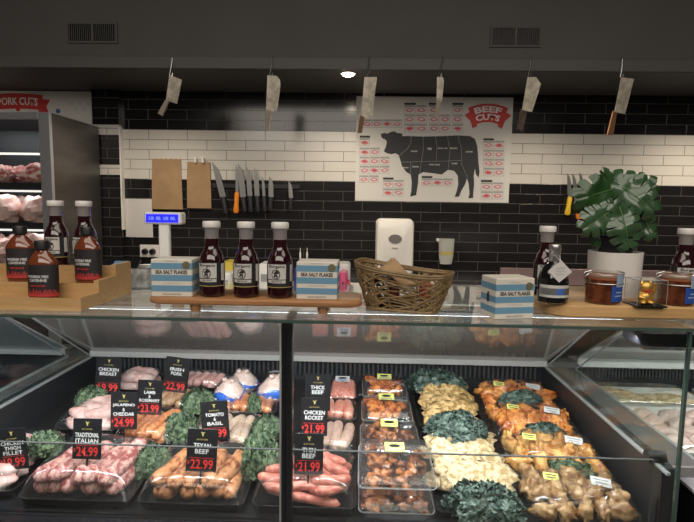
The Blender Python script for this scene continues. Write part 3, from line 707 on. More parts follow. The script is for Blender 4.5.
a = P(144, 224, 1.80) - t.location; b = P(181, 212.5, 1.80) - t.location
MB().bb((a.x, a.y, a.z), (b.x, a.y + .05, b.z), bev=.005).build('display_head', white_m, t)
s_ = MB().bb((a.x + .008, a.y - .002, a.z + .007), (b.x - .01, a.y, b.z - .007)).build('display_screen', blue_lcd, t)
for i in range(4): text('digit', '00.0'[:3] if i % 2 else '0.00', lcd_digit, s_, (a.x + .028 + i * .026, a.y - .003, (a.z + b.z) / 2), .018, .012, .01)
# wire basket bowl
c = P(145, 290, 1.68)
t = thing('clear_punnet', 'clear ribbed plastic tub between the scale and the striped salt box', 'tub', (c.x, 1.68, 1.215))
MB().lathe([(.04, 0), (.052, .02), (.058, .075), (.062, .078), (.055, .076), (.05, .02), (.03, .004)], 28).build('tub_body', mat('cloudy_plastic', (.42, .42, .40), .2, spec=.7, var=(60, (.25, .25, .24), .4, .6)), t, True)
# bench clutter
def clutter(px0, py0, px1, py1, Y, m_, name, label, cat, kind='box', z0=None, capm=None):
    a = P(px0, py1, Y); b = P(px1, py0, Y); w = abs(b.x - a.x); z0 = a.z if z0 is None else z0; h = b.z - z0
    t = thing(name, label, cat, ((a.x + b.x) / 2, Y + .05, z0))
    if kind == 'box': MB().bb((-w / 2, -.05, 0), (w / 2, .05, h), bev=.006).build('carton', m_, t); MB().bb((-w / 2 + .01, -.051, h * .3), (w / 2 - .01, -.05, h * .6)).build('printed_panel', capm or grey_ink, t)
    else:
        MB().lathe([(w * .45, 0), (w / 2, .01), (w / 2, h * .5), (w * .2, h * .68), (w * .12, h * .75)], 18).build('bottle_body', m_, t, True)
        MB().lathe([(w * .2, h * .74), (w * .2, h * .86), (w * .08, h * .9), (w * .05, h)], 14).build('nozzle', capm or white_m, t, True)
BZ = .90; LZ2 = 1.215
yel = mat('yellow_plastic', (.6, .45, .05), .4); redp = mat('red_plastic', (.6, .05, .05), .4); pinkp = mat('pink_plastic', (.6, .08, .2), .4)
clutter(296, 249, 301, 280, 1.75, white_m, 'squeeze_bottle', 'white nozzle bottle behind the salt box, nearer the sauce bottles', 'bottle', 'b', LZ2)
clutter(303, 249, 308, 280, 1.75, white_m, 'squeeze_bottle', 'white nozzle bottle behind the salt box, farther from the sauce bottles', 'bottle', 'b', LZ2)
clutter(221, 262, 234, 285, 1.72, yel, 'packet_box', 'yellow and black carton between the first two sauce bottles', 'carton', 'box', LZ2, black_ink)
clutter(220, 273, 231, 290, 1.66, white_m, 'packet_box', 'white packet in front of the yellow carton', 'carton', 'box', LZ2, grey_ink)
clutter(258, 264, 270, 288, 1.72, white_m, 'packet_box', 'white carton between the second and third sauce bottles', 'carton', 'box', LZ2, grey_ink)
clutter(294, 268, 300, 288, 1.66, mat('navy', (.03, .04, .2), .4), 'packet_box', 'navy blue carton beside the third sauce bottle', 'carton', 'box', LZ2, white_ink)
clutter(337, 264, 350, 292, 1.72, paper_m, 'packet_box', 'white carton behind the end of the small board', 'carton', 'box', LZ2, grey_ink)
clutter(338, 283, 350, 293, 1.64, redp, 'packet_box', 'small red carton behind the end of the small board', 'carton', 'box', LZ2, redp)
clutter(339, 273, 347, 284, 1.62, pinkp, 'packet_box', 'pink lidded tub standing above the red carton', 'carton', 'box', LZ2, black_ink)

# ------------------------------------------------------------------ boards
def board(px0, px1, Y0, Y1, th, z, m_, name, label, feet=None, rnd_=.03):
    a = P(px0, 300, (Y0 + Y1) / 2).x; b = P(px1, 300, (Y0 + Y1) / 2).x
    t = thing(name, label, 'wooden board', ((a + b) / 2, (Y0 + Y1) / 2, DZ))
    w = (b - a) / 2; d = (Y1 - Y0) / 2; m = MB()
    def loop(k, zz): return [(x, y, zz) for x, _, y in rr(w - k, d - k, rnd_, 0, 0)]
    m.loops([loop(.004, z), loop(0, z + .004), loop(0, z + th - .004), loop(.004, z + th)]); m.build('board_slab', m_, t, True)
    if feet:
        for fp in feet:
            for y in (-d + .025, d - .025):
                x = P(fp, 306, Y0).x - t.location.x
                MB().lathe([(.011, 0), (.013, z)], 14, c=(x, y, 0)).build('foot', m_, t, True)
    return t
BZ1 = .018 + .014
board(158, 362, 1.108, 1.25, .014, .018, wood2, 'serving_board', 'long reddish wooden board on round feet holding three sauce bottles', (192, 322))
board(529, 760, 1.140, 1.44, .029, 0, wood3, 'serving_board', 'broad thick honey coloured board under the plant and jars', None, .05)

# ------------------------------------------------------------------ sauce bottles
def sauce_bottle():
    t = thing('sauce_bottle', 'x', 'bottle')
    body = MB().lathe([(.024, 0), (.0285, .004), (.029, .01), (.029, .078), (.0275, .09), (.0235, .103), (.0185, .112), (.016, .122), (.0155, .138)], 32).build('bottle_body', sauce, t, True)
    MB().lathe([(.0157, .138), (.0157, .158), (.0172, .162), (.0172, .166)], 28).build('neck', neckglass, t, True)
    MB().lathe([(.019, .164), (.020, .166), (.020, .176), (.0185, .179)], 28).build('cap', whitecap, t, True)
    m = MB(); arcpatch(m, .0295, -1.35, 1.0, .026, .083, 1); arcpatch(m, .0297, -1.0, .62, .046, .081, 0)
    arcpatch(m, .0297, -.9, .6, .037, .044, 0); arcpatch(m, .0298, 1.0, 1.35, .04, .08, 0); arcpatch(m, .0297, -1.3, 1.3, .0265, .028, 2)
    # bearded face emblem
    def disc(cx, cz, rx, rz, mi, r, n=14):
        pts = [(cx + rx * math.cos(2 * PI * i / n), cz + rz * math.sin(2 * PI * i / n)) for i in range(n)]
        m.add([(r * math.sin(x / r), -r * math.cos(x / r), z) for x, z in pts], [tuple(range(n))], mi)
    disc(-.005, .057, .0105, .0125, 1, .0299); disc(-.005, .057, .0083, .0105, 0, .0301); disc(-.005, .0635, .009, .005, 1, .0302); disc(-.005, .0525, .005, .0055, 1, .0303); disc(-.005, .051, .0022, .0016, 0, .0304)
    disc(-.008, .0585, .0014, .001, 1, .0303); disc(-.002, .0585, .0014, .001, 1, .0303)
    lb = m.build('label', [lab_cream, lab_black, gold_ink], t)
    text('lettering', 'Burgans', black_ink, lb, (0, 0, .0755), .038, .0085, .025, wrap=.0301, rot=(0, 0, -.12))
    text('lettering', 'BBQ SAUCE', black_ink, lb, (0, 0, .0405), .024, .004, .02, wrap=.0301, rot=(0, 0, -.12))
    return t
sb = sauce_bottle()
first = [True]
def put_sauce(px, base_y, Y, zt, label, rz=0, s=1):
    x = P(px, base_y, Y).x
    if first[0]: o = sb; first[0] = False; o.location = (x, Y, zt); o.rotation_euler = (0, 0, rz)
    else: o = dup(sb, (x, Y, zt), (0, 0, rz))
    o['label'] = label; o['group'] = 'dark sauce bottles with white caps'; o.scale = (s, s, s * .96)
put_sauce(212.5, 296, 1.155, DZ + BZ1, 'white capped dark sauce bottle next to the striped salt box nearest the scale')
put_sauce(246.5, 296, 1.155, DZ + BZ1, 'white capped dark sauce bottle in the middle of the row of three')
put_sauce(280, 296, 1.155, DZ + BZ1, 'white capped dark sauce bottle at the end of the row beside the salt box')
TI = DZ
put_sauce(58, 262, 1.315, TI + .074, 'tall white capped sauce bottle at the back of the tiered stand, above the flask bottles', .1)
put_sauce(86, 262, 1.315, TI + .074, 'tall white capped sauce bottle at the back corner of the tiered stand', -.1)
put_sauce(544.5, 290, 1.27, DZ + .029, 'white capped sauce bottle standing behind the small foil necked bottle')
put_sauce(682, 290, 1.26, DZ + .029, 'white capped sauce bottle behind the jar at the end of the broad board')

# tiered stand
Xr = -.622; Xl = -1.25
st = thing('tiered_stand', 'pale wooden three step display stand holding sauce bottles', 'display stand', (0, 1.10, DZ))
prof = [(0, 0), (.25, 0), (.25, .086), (.165, .086), (.165, .058), (.08, .058), (.08, .030), (0, .030)]
for x in (Xr - .012, Xl):
    m = MB(); n = len(prof); vs = [(x, y, z) for y, z in prof] + [(x + .012, y, z) for y, z in prof]
    fs = [tuple(range(n)), tuple(range(n, 2 * n))[::-1]] + [(i, i + n, (i + 1) % n + n, (i + 1) % n) for i in range(n)]
    m.add(vs, fs); m.build('side_panel', wood, st)
for y0, y1, z in ((0, .08, .013), (.08, .165, .042), (.165, .25, .074)):
    MB().bb((Xl + .012, y0 + .01, z - .010), (Xr - .012, y1, z)).build('shelf', wood, st)
    MB().bb((Xl + .012, y0, max(z - .04, 0)), (Xr - .012, y0 + .008, z + (.015 if y0 == 0 else .008))).build('riser', wood, st)

# flask bottles
def flask():
    t = thing('pepper_sauce_bottle', 'x', 'bottle')
    MB().lathe([(.026, 0), (.0305, .004), (.031, .01), (.031, .086), (.029, .094), (.021, .107), (.012, .117), (.011, .122)], 32, sy=.72).build('bottle_body', sauce2, t, True)
    m = MB(); m.lathe([(.0130, .120), (.0145, .121), (.0145, .137), (.0135, .140)], 24); m.build('cap', black_m, t, True)
    m = MB()
    def lp(a0, a1, z0, z1, mi, r=.0315):
        m.grid(lambda u, v: (r * math.sin(a0 + (a1 - a0) * u), -r * .72 * math.cos(a0 + (a1 - a0) * u), z0 + (z1 - z0) * v), 24, 1, mi)
    lp(-2.2, 2.2, .012, .086, 0); lp(-2.0, 2.0, .013, .019, 1, .0317)
    rr_ = random.Random(3)
    for i in range(26):
        a = -1.5 + 3 * i / 26; hh = rr_.uniform(.004, .013); lp(a, a + .07, .018, .018 + hh, 1, .0317)
    lb = m.build('label', [lab_black, lab_red], t)
    for s, z, w, h, mm in (('PHOENIX FIRE', .059, .042, .0065, card_white), ('CAYENNE?', .0505, .036, .0065, card_white), ('HOT SAUCE', .038, .030, .0035, card_red)):
        if '?' in s: s = 'CAYENNE'
        me = textmesh(s, w, h, .02); me.materials.append(mm)
        for v in me.vertices: x = v.co.x; v.co.y = -.0320 * .72 * math.sqrt(max(0, 1 - (x / .0318) ** 2)) - .0004
        link('lettering', me, lb, (0, 0, z))
    return t
fk = flask()
fk.location = (P(44.5, 300, 1.15).x, 1.15, DZ + .013); fk.scale = (1.1, 1, 1); fk['label'] = 'black labelled pepper sauce bottle on the front step of the stand'; fk['group'] = 'pepper sauce bottles'
dup(fk, (P(24, 284, 1.24).x, 1.235, DZ + .042), (0, 0, .1), 'black labelled pepper sauce bottle behind the front one, by the fridge side')
dup(fk, (P(90, 284, 1.24).x, 1.235, DZ + .042), (0, 0, -.2), 'black labelled pepper sauce bottle near the stand side panel')

# salt boxes
def salt_box(loc, rz, label, w=.092, d=.072, h=.085):
    t = thing('salt_box', label, 'box', loc, (0, 0, rz), 'blue striped salt flake boxes')
    MB().bb((-w / 2, -d / 2, 0), (w / 2, d / 2, h), bev=.0015).build('carton', box_cream, t)
    m = MB()
    for z0, z1 in ((.012, .026), (.036, .050), (.063, .077)):
        m.bb((-w / 2 - .0004, -d / 2 - .0004, z0), (w / 2 + .0004, d / 2 + .0004, z1))
    m.build('stripes', box_blue, t)
    text('lettering', 'SEA SALT FLAKES', black_ink, t, (0, -d / 2 - .0004, .0565), w * .78, .0085, .03)
    text('lettering', 'NATURALLY', grey_ink, t, (0, -d / 2 - .0004, .0815), w * .3, .003)
    text('lettering', 'NET WEIGHT 250g', grey_ink, t, (0, -d / 2 - .0004, .031), w * .4, .003)
    text('lettering', 'HAND HARVESTED', black_ink, t, (0, -d / 2 - .0004, .006), w * .45, .0035)
    m = MB(); m.poly([(w * .36 + .009 * math.cos(i * PI / 10), .072 + .009 * math.sin(i * PI / 10)) for i in range(20)], .0008, 0, Matrix.Translation((0, -d / 2, 0))); m.build('seal', mat('seal', (.13, .12, .07), .4), t)
    m = MB(); m.poly([(.011 * math.cos(i * PI / 10) * .55, .045 + .012 * math.sin(i * PI / 10)) for i in range(20)], .0008, 0, Matrix.Translation((-w / 2, 0, 0)) @ Matrix.Rotation(-PI / 2, 4, 'Z')); m.build('side_emblem', black_ink, t)
    return t
salt_box((P(178, 297, 1.17).x, 1.165, DZ + BZ1), R(2), 'striped salt box on the small board nearest the scale')
salt_box((P(318.5, 297, 1.17).x, 1.165, DZ + BZ1), R(-1), 'striped salt box on the small board nearest the basket')
salt_box((P(506, 317, 1.15).x, 1.15, DZ), R(13), 'striped salt box standing directly on the glass counter', .092, .07, .09)

# ------------------------------------------------------------------ basket
bc = Vector((P(403, 310, 1.2).x, 1.205, DZ))
bk = thing('woven_basket', 'oblong woven rattan basket with open rim on the glass counter', 'basket', bc, (0, 0, R(-20)))
def bl(a, z, k=1.0):
    e = .55
    ca, sa = math.cos(a), math.sin(a)
    x = math.copysign(abs(ca) ** e, ca); y = math.copysign(abs(sa) ** e, sa)
    s = .74 + .26 * z / .105
    zz = z * .86
    return Vector((x * .113 * s * k, y * .062 * s * k, zz + (.008 if z > .09 else 0) * abs(x) ** 3 - x * .010 * z / .105))
m = MB()
for z, r in ((.103, .0042), (.109, .0035)): m.tube([bl(2 * PI * i / 64, z) for i in range(65)], r, 6)
m.build('rim', wicker, bk, True)
m = MB(); m.tube([bl(2 * PI * i / 64, .004) for i in range(65)], .004, 6)
m.loops([[bl(2 * PI * i / 40, .002) for i in range(40)], [bl(2 * PI * i / 40, .005, .98) for i in range(40)]]); m.build('basket_base', wicker, bk, True)
m = MB()
for i in range(22):
    a = 2 * PI * (i + .3) / 22; m.tube([bl(a, z) for z in (.003, .03, .06, .104)], .0024, 5)
for j in range(9):
    z0 = .012 + j * .0102
    ph = j * .9
    m.tube([bl(2 * PI * i / 132, z0 + .0055 * math.sin(i * 2 * PI / 132 * 11 + (j % 4) * .6), 1 + .022 * math.sin(i * 2 * PI / 12 + j * PI)) for i in range(133)], .0019, 5)
for j in range(12):
    a0 = 2 * PI * j / 12
    m.tube([bl(a0 + .25 * q, .008 + q * .0155, 1.02) for q in range(7)], .0024, 5)
    m.tube([bl(a0 - .25 * q, .008 + q * .0155, 1.01) for q in range(7)], .0020, 5)
m.build('woven_wall', wicker, bk, True)
# paper and packets inside
m = MB()
def pf(u, v):
    x = -.09 + .125 * u; y = -.045 + .09 * v
    return (x, y, .060 + .050 * math.sin(PI * min(1, u * 1.2)) * (.6 + .4 * v) + .012 * noise.noise(Vector((u * 4, v * 4, 1))))
m.grid(pf, 14, 10); m.grid(lambda u, v: (pf(u, v)[0], pf(u, v)[1], .012 + .02 * u), 4, 4)
tag(m.build('brown_paper', kraft, None, False, bc, (0, 0, R(-20))), 'crumpled brown paper lying inside the woven basket', 'paper')
pk = [(.055, 0, .04, mat('packet_red', (.45, .05, .04), .4), 'red packet inside the basket by its free end'), (-.02, -.018, .038, mat('packet_brown', (.16, .03, .02), .4), 'dark red packet inside the basket near the woven front'), (.07, .005, .042, mat('packet_pale', (.5, .42, .32), .4), 'pale packet at the end of the basket')]
for x, y, z, mm, lab in pk:
    q = Matrix.Rotation(R(-20), 3, 'Z') @ Vector((x, y, 0))
    tag(MB().box((0, 0, 0), (.028, .04, .055), bev=.006).build('snack_packet', mm, None, True, bc + Vector((q.x, q.y, z + .006)), (.1, .1, .1)), lab, 'packet')

# paper on the deck
c = Hz(334, 304, DZ)
tag(MB().grid(lambda u, v: (-.05 + .1 * u, -.07 + .14 * v, .0012 + .0006 * math.sin(u * 6)), 4, 3).build('paper_sheet', paper_m, None, False, (c.x, 1.36, DZ), (0, 0, .1)), 'plain white paper lying on the counter between board and basket', 'paper')

# ------------------------------------------------------------------ right board items
DZB = DZ + .029
# foil neck bottle
x = P(552, 302, 1.17).x
t = thing('foil_neck_bottle', 'small dark bottle with silver foil neck and hanging white tag', 'bottle', (x, 1.17, DZB))
MB().lathe([(.028, 0), (.0335, .004), (.034, .012), (.034, .05), (.031, .066), (.024, .082), (.015, .091), (.0115, .096)], 32).build('bottle_body', mat('dark_glass', (.008, .008, .009), .06, coat=.8), t, True)
MB().lathe([(.0118, .092), (.0122, .096), (.0122, .118), (.0135, .12), (.0135, .131), (.0125, .133)], 24).build('foil_neck', silver, t, True)
m = MB(); arcpatch(m, .0344, -1.3, 1.3, .016, .044, 0, 20); arcpatch(m, .0346, -1.2, 1.2, .022, .037, 1, 20); arcpatch(m, .0347, -.15, .45, .022, .037, 2, 8); m.build('label', [lab_cream, silver, blue_ink], t)
m = MB(); m.box((0, 0, 0), (.036, .0012, .036), rot=(0, R(45), 0)); tg = m.build('hang_tag', paper_m, t, False, (0, -.037, .076), (.15, 0, -.1))
MB().tube([(.0, -.036, .098), (.004, -.02, .108), (.008, .0, .11), (-.008, 0, .11), (-.004, -.02, .108), (0, -.036, .098)], .0006, 4).build('tag_string', white_m, t)
for i in range(3): text('lettering', ('THANK YOU', 'VINCOTTO', 'VINEGAR')[i] if i else 'AGED', grey_ink, tg, (0, -.0008, .008 - i * .007), .018, .003)
def jar(px, Y, label, gz):
    x = P(px, 302, Y).x
    t = thing('clip_jar', label, 'jar', (x, Y, DZB), (0, 0, gz), 'glass clip jars on the broad board')
    MB().lathe([(.033, 0), (.037, .004), (.0375, .03), (.0395, .052), (.039, .056)], 32).build('jar_body', honey, t, True)
    MB().lathe([(.0385, .0562), (.041, .057), (.041, .061), (.0385, .062)], 32).build('rubber_seal', rubber, t, True)
    MB().lathe([(.041, .0622), (.0415, .066), (.039, .071), (.03, .073)], 32).build('lid', mat('lid_glass', (.26, .17, .13), .1, coat=.6), t, True)
    m = MB()
    m.tube([(-.041, 0, .045), (-.046, -.004, .06), (-.046, -.004, .07), (-.03, -.004, .075)], .0013, 6); m.tube([(-.044, -.012, .05), (-.05, -.014, .062), (-.04, -.012, .068)], .0013, 6); m.tube([(.041, 0, .045), (.046, 0, .06), (.046, 0, .07), (.03, 0, .075)], .0013, 6)
    m.tube([(.0417 * math.cos(a * PI / 16), .0417 * math.sin(a * PI / 16), .048) for a in range(33)], .001, 5); m.build('wire_clip', steel, t, True)
    m = MB(); arcpatch(m, .0418, .25, .85, .042, .070, 0, 8); arcpatch(m, .0400, .02, 1.05, .008, .044, 1, 12); arcpatch(m, .0402, .2, .85, .02, .023, 0, 6); arcpatch(m, .0402, .3, .8, .028, .031, 0, 6)
    m.build('label', [mat('pale_blue_label', (.25, .33, .45), .4), mat('mid_blue_label', (.02, .07, .30), .4)], t)
jar(602, 1.18, 'glass clip jar with blue label in front of the white plant pot', 0)
jar(675, 1.18, 'glass clip jar with blue label beyond the gold figurine', -.1)
# gold figurine in clear box
x = P(645, 304, 1.155).x
t = thing('golden_cat_figurine', 'small golden beckoning cat figurine between the two jars', 'figurine', (x, 1.157, DZB + .003))
m = MB(); m.blob((0, 0, .013), (.013, .010, .014), 1, .08); m.blob((0, -.002, .033), (.011, .009, .010), 2, .06)
for s in (-1, 1):
    m.tube([(s * .007, 0, .039), (s * .008, 0, .046)], [.004, .0008], 8); m.blob((s * .007, -.006, .004), (.006, .008, .004), 3, .05)
m.tube([(.010, -.002, .02), (.015, -.004, .03), (.014, -.006, .039)], [.0035, .003, .0038], 8); m.tube([(-.009, -.003, .02), (-.012, -.008, .014), (-.006, -.012, .013)], [.0035, .003, .003], 8)
m.build('cat_body', gold, t, True); t.scale = (1.25, 1.15, 1.2)
m = MB(); m.bb((-.009, -.0112, .024), (.009, -.008, .026)); m.build('collar', red_ink, t)
t = thing('clear_display_box', 'clear plastic cube box around the golden figurine', 'box', (x, 1.157, DZB))
MB().bb((-.034, -.03, 0), (.034, .03, .003)).build('base', blackp, t)
MB().bb((-.032, -.028, .003), (.032, .028, .060)).build('clear_cover', clear('box_plastic', tint=(.96, .96, .96), base=.05, amount=.7), t)
m = MB()
for sx in (-1, 1):
    for sy in (-1, 1): m.tube([(sx * .032, sy * .028, .003), (sx * .032, sy * .028, .06)], .0007, 4)
    m.tube([(sx * .032, -.028, .06), (sx * .032, .028, .06)], .0007, 4); m.tube([(-.032, sx * .028, .06), (.032, sx * .028, .06)], .0007, 4)
m.build('cover_edges', edgelight, t)

# plant
x = P(614, 297, 1.29).x; PYY = 1.30
t = thing('monstera_plant', 'leafy green monstera in a white marbled pot on the broad board', 'plant', (x, PYY, DZB))
pw = .059
m = MB(); m.loops([[(p[0], p[2], 0) for p in rr(pw * .95, pw * .95, .045, 0, 0)], [(p[0], p[2], .11) for p in rr(pw, pw, .047, 0, 0)], [(p[0], p[2], .11) for p in rr(pw * .93, pw * .93, .044, 0, 0)], [(p[0], p[2], .095) for p in rr(pw * .92, pw * .92, .043, 0, 0)]]); m.build('outer_pot', potw, t, True)
MB().lathe([(.038, .095), (.043, .145), (.046, .145), (.046, .150), (.040, .150), (.039, .14)], 28).build('inner_pot', blackp, t, True)
MB().lathe([(.001, .139), (.039, .139), (.036, .143), (.001, .146)], 20).build('soil', mat('soil', (.03, .02, .012), .9), t)
def leaf(L, Wd, droop, seed):
    m = MB(); r_ = random.Random(seed); nl = 6
    for s in (-1, 1):
        for l in range(nl):
            u0 = l / nl; u1 = (l + 1) / nl
            def fn(a, b, u0=u0, u1=u1, s=s, l=l):
                u = u0 + (u1 - u0) * a; c = (u0 + u1) / 2
                k = 0 if b < .42 else (b - .42) / .58
                uu = c + (u - c) * (1 - .26 * k ** .5)
                tipu = max(0, min(1, uu))
                wdt = Wd * (math.sin(PI * (tipu * .80 + .14)) ** .8) * (1 + .04 * math.cos(l * 5 + seed))
                rounding = 1 - .06 * (2 * a - 1) ** 2 * k
                yy = uu * L + (.18 * L * b * (1.0 - uu * 1.9)) * -1 * -1 * (1 if uu > .4 else -1) * .7 if False else uu * L + b * L * (.12 - .34 * (1 - uu))
                xx = s * wdt * b * rounding
                zz = .10 * Wd * math.sin(b * 2.2) - droop * (yy / L) ** 2 * L - .25 * Wd * b * b + .012 * noise.noise(Vector((xx * 25, yy * 25, seed)))
                return (xx, yy, zz)
            m.grid(fn if s > 0 else (lambda a, b, fn=fn: fn(1 - a, b)), 5, 7)
    return m
def stemcurve(p0, p1, b=.3):
    p0 = Vector(p0); p1 = Vector(p1); mid = (p0 + p1) / 2 + Vector((0, 0, (p1 - p0).length * b * .3)); return [p0 * (1 - q) ** 2 + mid * 2 * q * (1 - q) + p1 * q * q for q in [i / 6 for i in range(7)]]
# (px, py of leaf centre, dy, length, width, direction heading deg in image (0=down), tilt, seed, mat)
LV = [(604, 188, -.03, .135, .052, 75, 58, 1, leafm), (636, 187, .02, .10, .046, -110, 62, 2, leafm), (634, 190, -.03, .125, .056, -50, 60, 3, leafm2), (612, 186, .02, .095, .046, 145, 62, 4, leafm2),
      (601, 214, -.04, .10, .044, 55, 68, 5, leafm2), (626, 222, -.05, .11, .046, -15, 70, 6, leafm2), (646, 216, -.02, .10, .034, -30, 74, 7, leafm2), (606, 226, -.01, .085, .036, 20, 70, 9, leafm),
      (622, 202, .03, .12, .05, 10, 60, 11, leafm), (594, 200, .03, .08, .036, 80, 70, 10, leafm)]
for i, (lx, ly, dy, L, Wd, hd, tl_, sd, mm) in enumerate(LV):
    c = P(lx, ly + 4, PYY + dy); c = c - Vector((x, PYY, DZB))
    L *= .90; Wd *= 1.02; me = leaf(L, Wd, .25, sd)
    # leaf local: length +Y, normal +Z. stand it up facing the front (-Y), heading by hd from straight down
    Mx = Matrix.Rotation(R(-hd), 4, 'Y') @ Matrix.Rotation(R(-tl_), 4, 'X') @ Matrix.Rotation(PI, 4, 'Z') 
    Mx = Matrix.Rotation(R(hd), 4, 'Y') @ Matrix.Rotation(R(tl_ ), 4, 'X') @ Matrix.Rotation(PI, 4, 'Z')
    off = Mx @ Vector((0, L * .5, 0))
    M4 = Matrix.Translation(c - off) @ Mx
    me.v = [tuple(M4 @ Vector(v)) for v in me.v]
    base = M4 @ Vector((0, .01, 0))
    lf = me.build('leaf', mm, t, 'all')
    MB().tube(stemcurve((rnd.uniform(-.01, .01), rnd.uniform(-.01, .01), .14), base), .0018, 6).tube([M4 @ Vector((0, L * q / 6 * .95, .004 - .25 * (q / 6) ** 2 * L)) for q in range(7)], [.0014 - q * .00015 for q in range(7)], 5).build('stem', stemm, t, True)

# ------------------------------------------------------------------ meats
def rloop(w, d, r, z, cx=0, cy=0, n=4): return [(cx + p[0], cy + p[2], z) for p in rr(w, d, r, 0, 0, n)]
def tray(x0, x1, Y0, Y1, label, h=.022, lift=0, m_=None, group='black meat trays in the case'):
    w = (x1 - x0) / 2; d = (Y1 - Y0) / 2; Yc = (Y0 + Y1) / 2
    t = thing('meat_tray', label, 'tray', ((x0 + x1) / 2, Yc, bedz(Yc) + .001 + lift), (BT, 0, 0), group)
    m = MB(); r = .02
    m.loops([rloop(w * .94, d * .94, r, 0), rloop(w * .985, d * .985, r, h), rloop(w, d, r, h + .001), rloop(w, d, r, h + .003), rloop(w * .965, d * .965, r, h + .003), rloop(w * .92, d * .92, r, .003)])
    m.build('tray_body', m_ or blackp, t, True)
    return t
def addfilm(t, w, d, h, top, seed=0, nm='cling_film'):
    m = MB()
    def fn(u, v):
        x = (2 * u - 1); y = (2 * v - 1); k = (1 - abs(x) ** 5) * (1 - abs(y) ** 5)
        return (x * w, y * d, h + (top - h) * k ** .6 + .003 * noise.noise(Vector((u * 6, v * 5, seed))) * k)
    m.grid(fn, 22, 18); return m.build(nm, film, t, 'all')
def sausage_me(L, r, bend, seed, m_):
    rr_ = random.Random(seed); n = 15; pts = []; rad = []
    for i in range(n):
        q = i / (n - 1); s = (q - .5)
        pts.append((bend * (4 * s * s - .5), s * L, r * .06 * math.sin(q * 9 + seed)))
        e = min(q, 1 - q) * L / r
        k = math.sqrt(max(0, 1 - (1 - min(e, 1)) ** 2)) if e < 1 else 1
        rad.append(max(.0025, r * k * (1 + .06 * math.sin(q * 12 + seed * 2))))
    return MB().tube(pts, rad, 14).mesh('sausage', m_, 'all')
def sausages(t, w, d, n, r, m_, label, group, L=None, ang=0, bend=.006, z=.004, two=False, spread=1.0, name='sausage', arch=.0):
    L = L or d * 1.9
    mes = [sausage_me(L, r, bend * s, i, m_) for i, s in enumerate((1, -1, .6))]
    tm_ = Matrix.Translation(t.location) @ Euler(t.rotation_euler).to_matrix().to_4x4()
    k = 0
    for lay in range(2 if two else 1):
        nn = n - lay
        for i in range(nn):
            x = (-1 + (2 * i + 1) / nn) * (w - r * .6 * 0) * .93 * (1 if not lay else .86) * spread
            p = tm_ @ Vector((x, rnd.uniform(-.004, .004) + (-.006 if lay else 0), z + r + lay * r * 1.45 + arch * (1 - (x / w) ** 2)))
            o = link(name, mes[k % 3], None, p, (BT + rnd.uniform(-.06, .12), rnd.uniform(-.5, .5), R(ang) + rnd.uniform(-.24, .24)), (1, 1, rnd.uniform(.92, 1.05)))
            tag(o, label, 'sausage', group); k += 1
def half(t_args): return (t_args[1] - t_args[0]) / 2, (t_args[3] - t_args[2]) / 2
def saus_tray(x0, x1, Y0, Y1, tl_, n, r, m_, sl, grp, filmed=True, lift=0, **kw):
    t = tray(x0, x1, Y0, Y1, tl_, lift=lift); w, d = (x1 - x0) / 2 * .85, (Y1 - Y0) / 2 * .85
    sausages(t, w, d, n, r, m_, sl, grp, **kw)
    if filmed: addfilm(t, (x1 - x0) / 2 * .99, (Y1 - Y0) / 2 * .99, .025, r * (3.6 if kw.get('two') else 2.2) + .010 + kw.get('arch', 0), n)
    return t
# front row
saus_tray(-.808, -.535, 1.118, 1.345, 'black tray of speckled pink sausages behind the traditional italian card', 6, .0215, m_italian, 'speckled pink fat sausage in the traditional italian tray', 'traditional italian sausages', two=True, ang=-14, L=.165)
saus_tray(-.522, -.265, 1.118, 1.335, 'black tray of tan sausages behind the texan beef card', 6, .0200, m_texan, 'tan brown sausage in the texan beef tray', 'texan beef sausages', two=True, ang=-8, L=.155)
t = tray(-.250, .0, 1.118, 1.34, 'black tray of long salmon pink sausages behind the thin beef card')
sausages(t, .075, .1, 5, .0125, m_beef, 'long salmon pink sausage lying in the thin beef tray', 'thin beef sausages', L=.19, ang=90, z=.004, name='thin_sausage', spread=0.1)
for o in [o for o in COL.objects if o.name.startswith('thin_sausage')]:
    pass
ts = [o for o in COL.objects if o.name.startswith('thin_sausage')]
for i, o in enumerate(ts): o.location = (-.125 + rnd.uniform(-.008, .008), 1.165 + i * .034, bedz(1.165 + i * .034) + .018)
cme = [sausage_me(.085, .0125, b_, 3 + k_, m_beef) for k_, b_ in enumerate((.018, -.022, .012))]
for i in range(18):
    o = ts[0].copy(); COL.objects.link(o); o.data = cme[i % 3]
    lay = i // 9; k_ = i % 9
    o.location = (-.195 + (k_ % 3) * .068 + rnd.uniform(-.012, .012), 1.165 + (k_ // 3) * .052 + lay * .012, bedz(1.2) + .038 + lay * .016 + rnd.uniform(-.003, .003)); o.rotation_euler = (BT, rnd.uniform(-.2, .2), R(90) + rnd.uniform(-.8, .8)); o.scale = (1, 1, 1)
addfilm(t, .123, .10, .025, .082, 5)
# row two
saus_tray(-.70, -.525, 1.36, 1.53, 'black tray of orange brown sausages behind the jalapeno card', 6, .0155, m_jala, 'orange brown sausage in the jalapeno and cheddar tray', 'jalapeno and cheddar sausages', two=True, ang=-8)
saus_tray(-.495, -.30, 1.36, 1.53, 'black tray of pale sausages behind the texan beef card top', 6, .016, m_pale, 'pale sausage in the tray behind the texan beef card', 'pale sausages', two=False, ang=-12, arch=.012)
saus_tray(-.175, -.005, 1.345, 1.50, 'black tray of pale speckled sausages above the thin beef tray', 5, .017, m_rocket, 'pale speckled sausage in the rocket tray', 'chicken and rocket sausages', ang=-3, arch=.012)
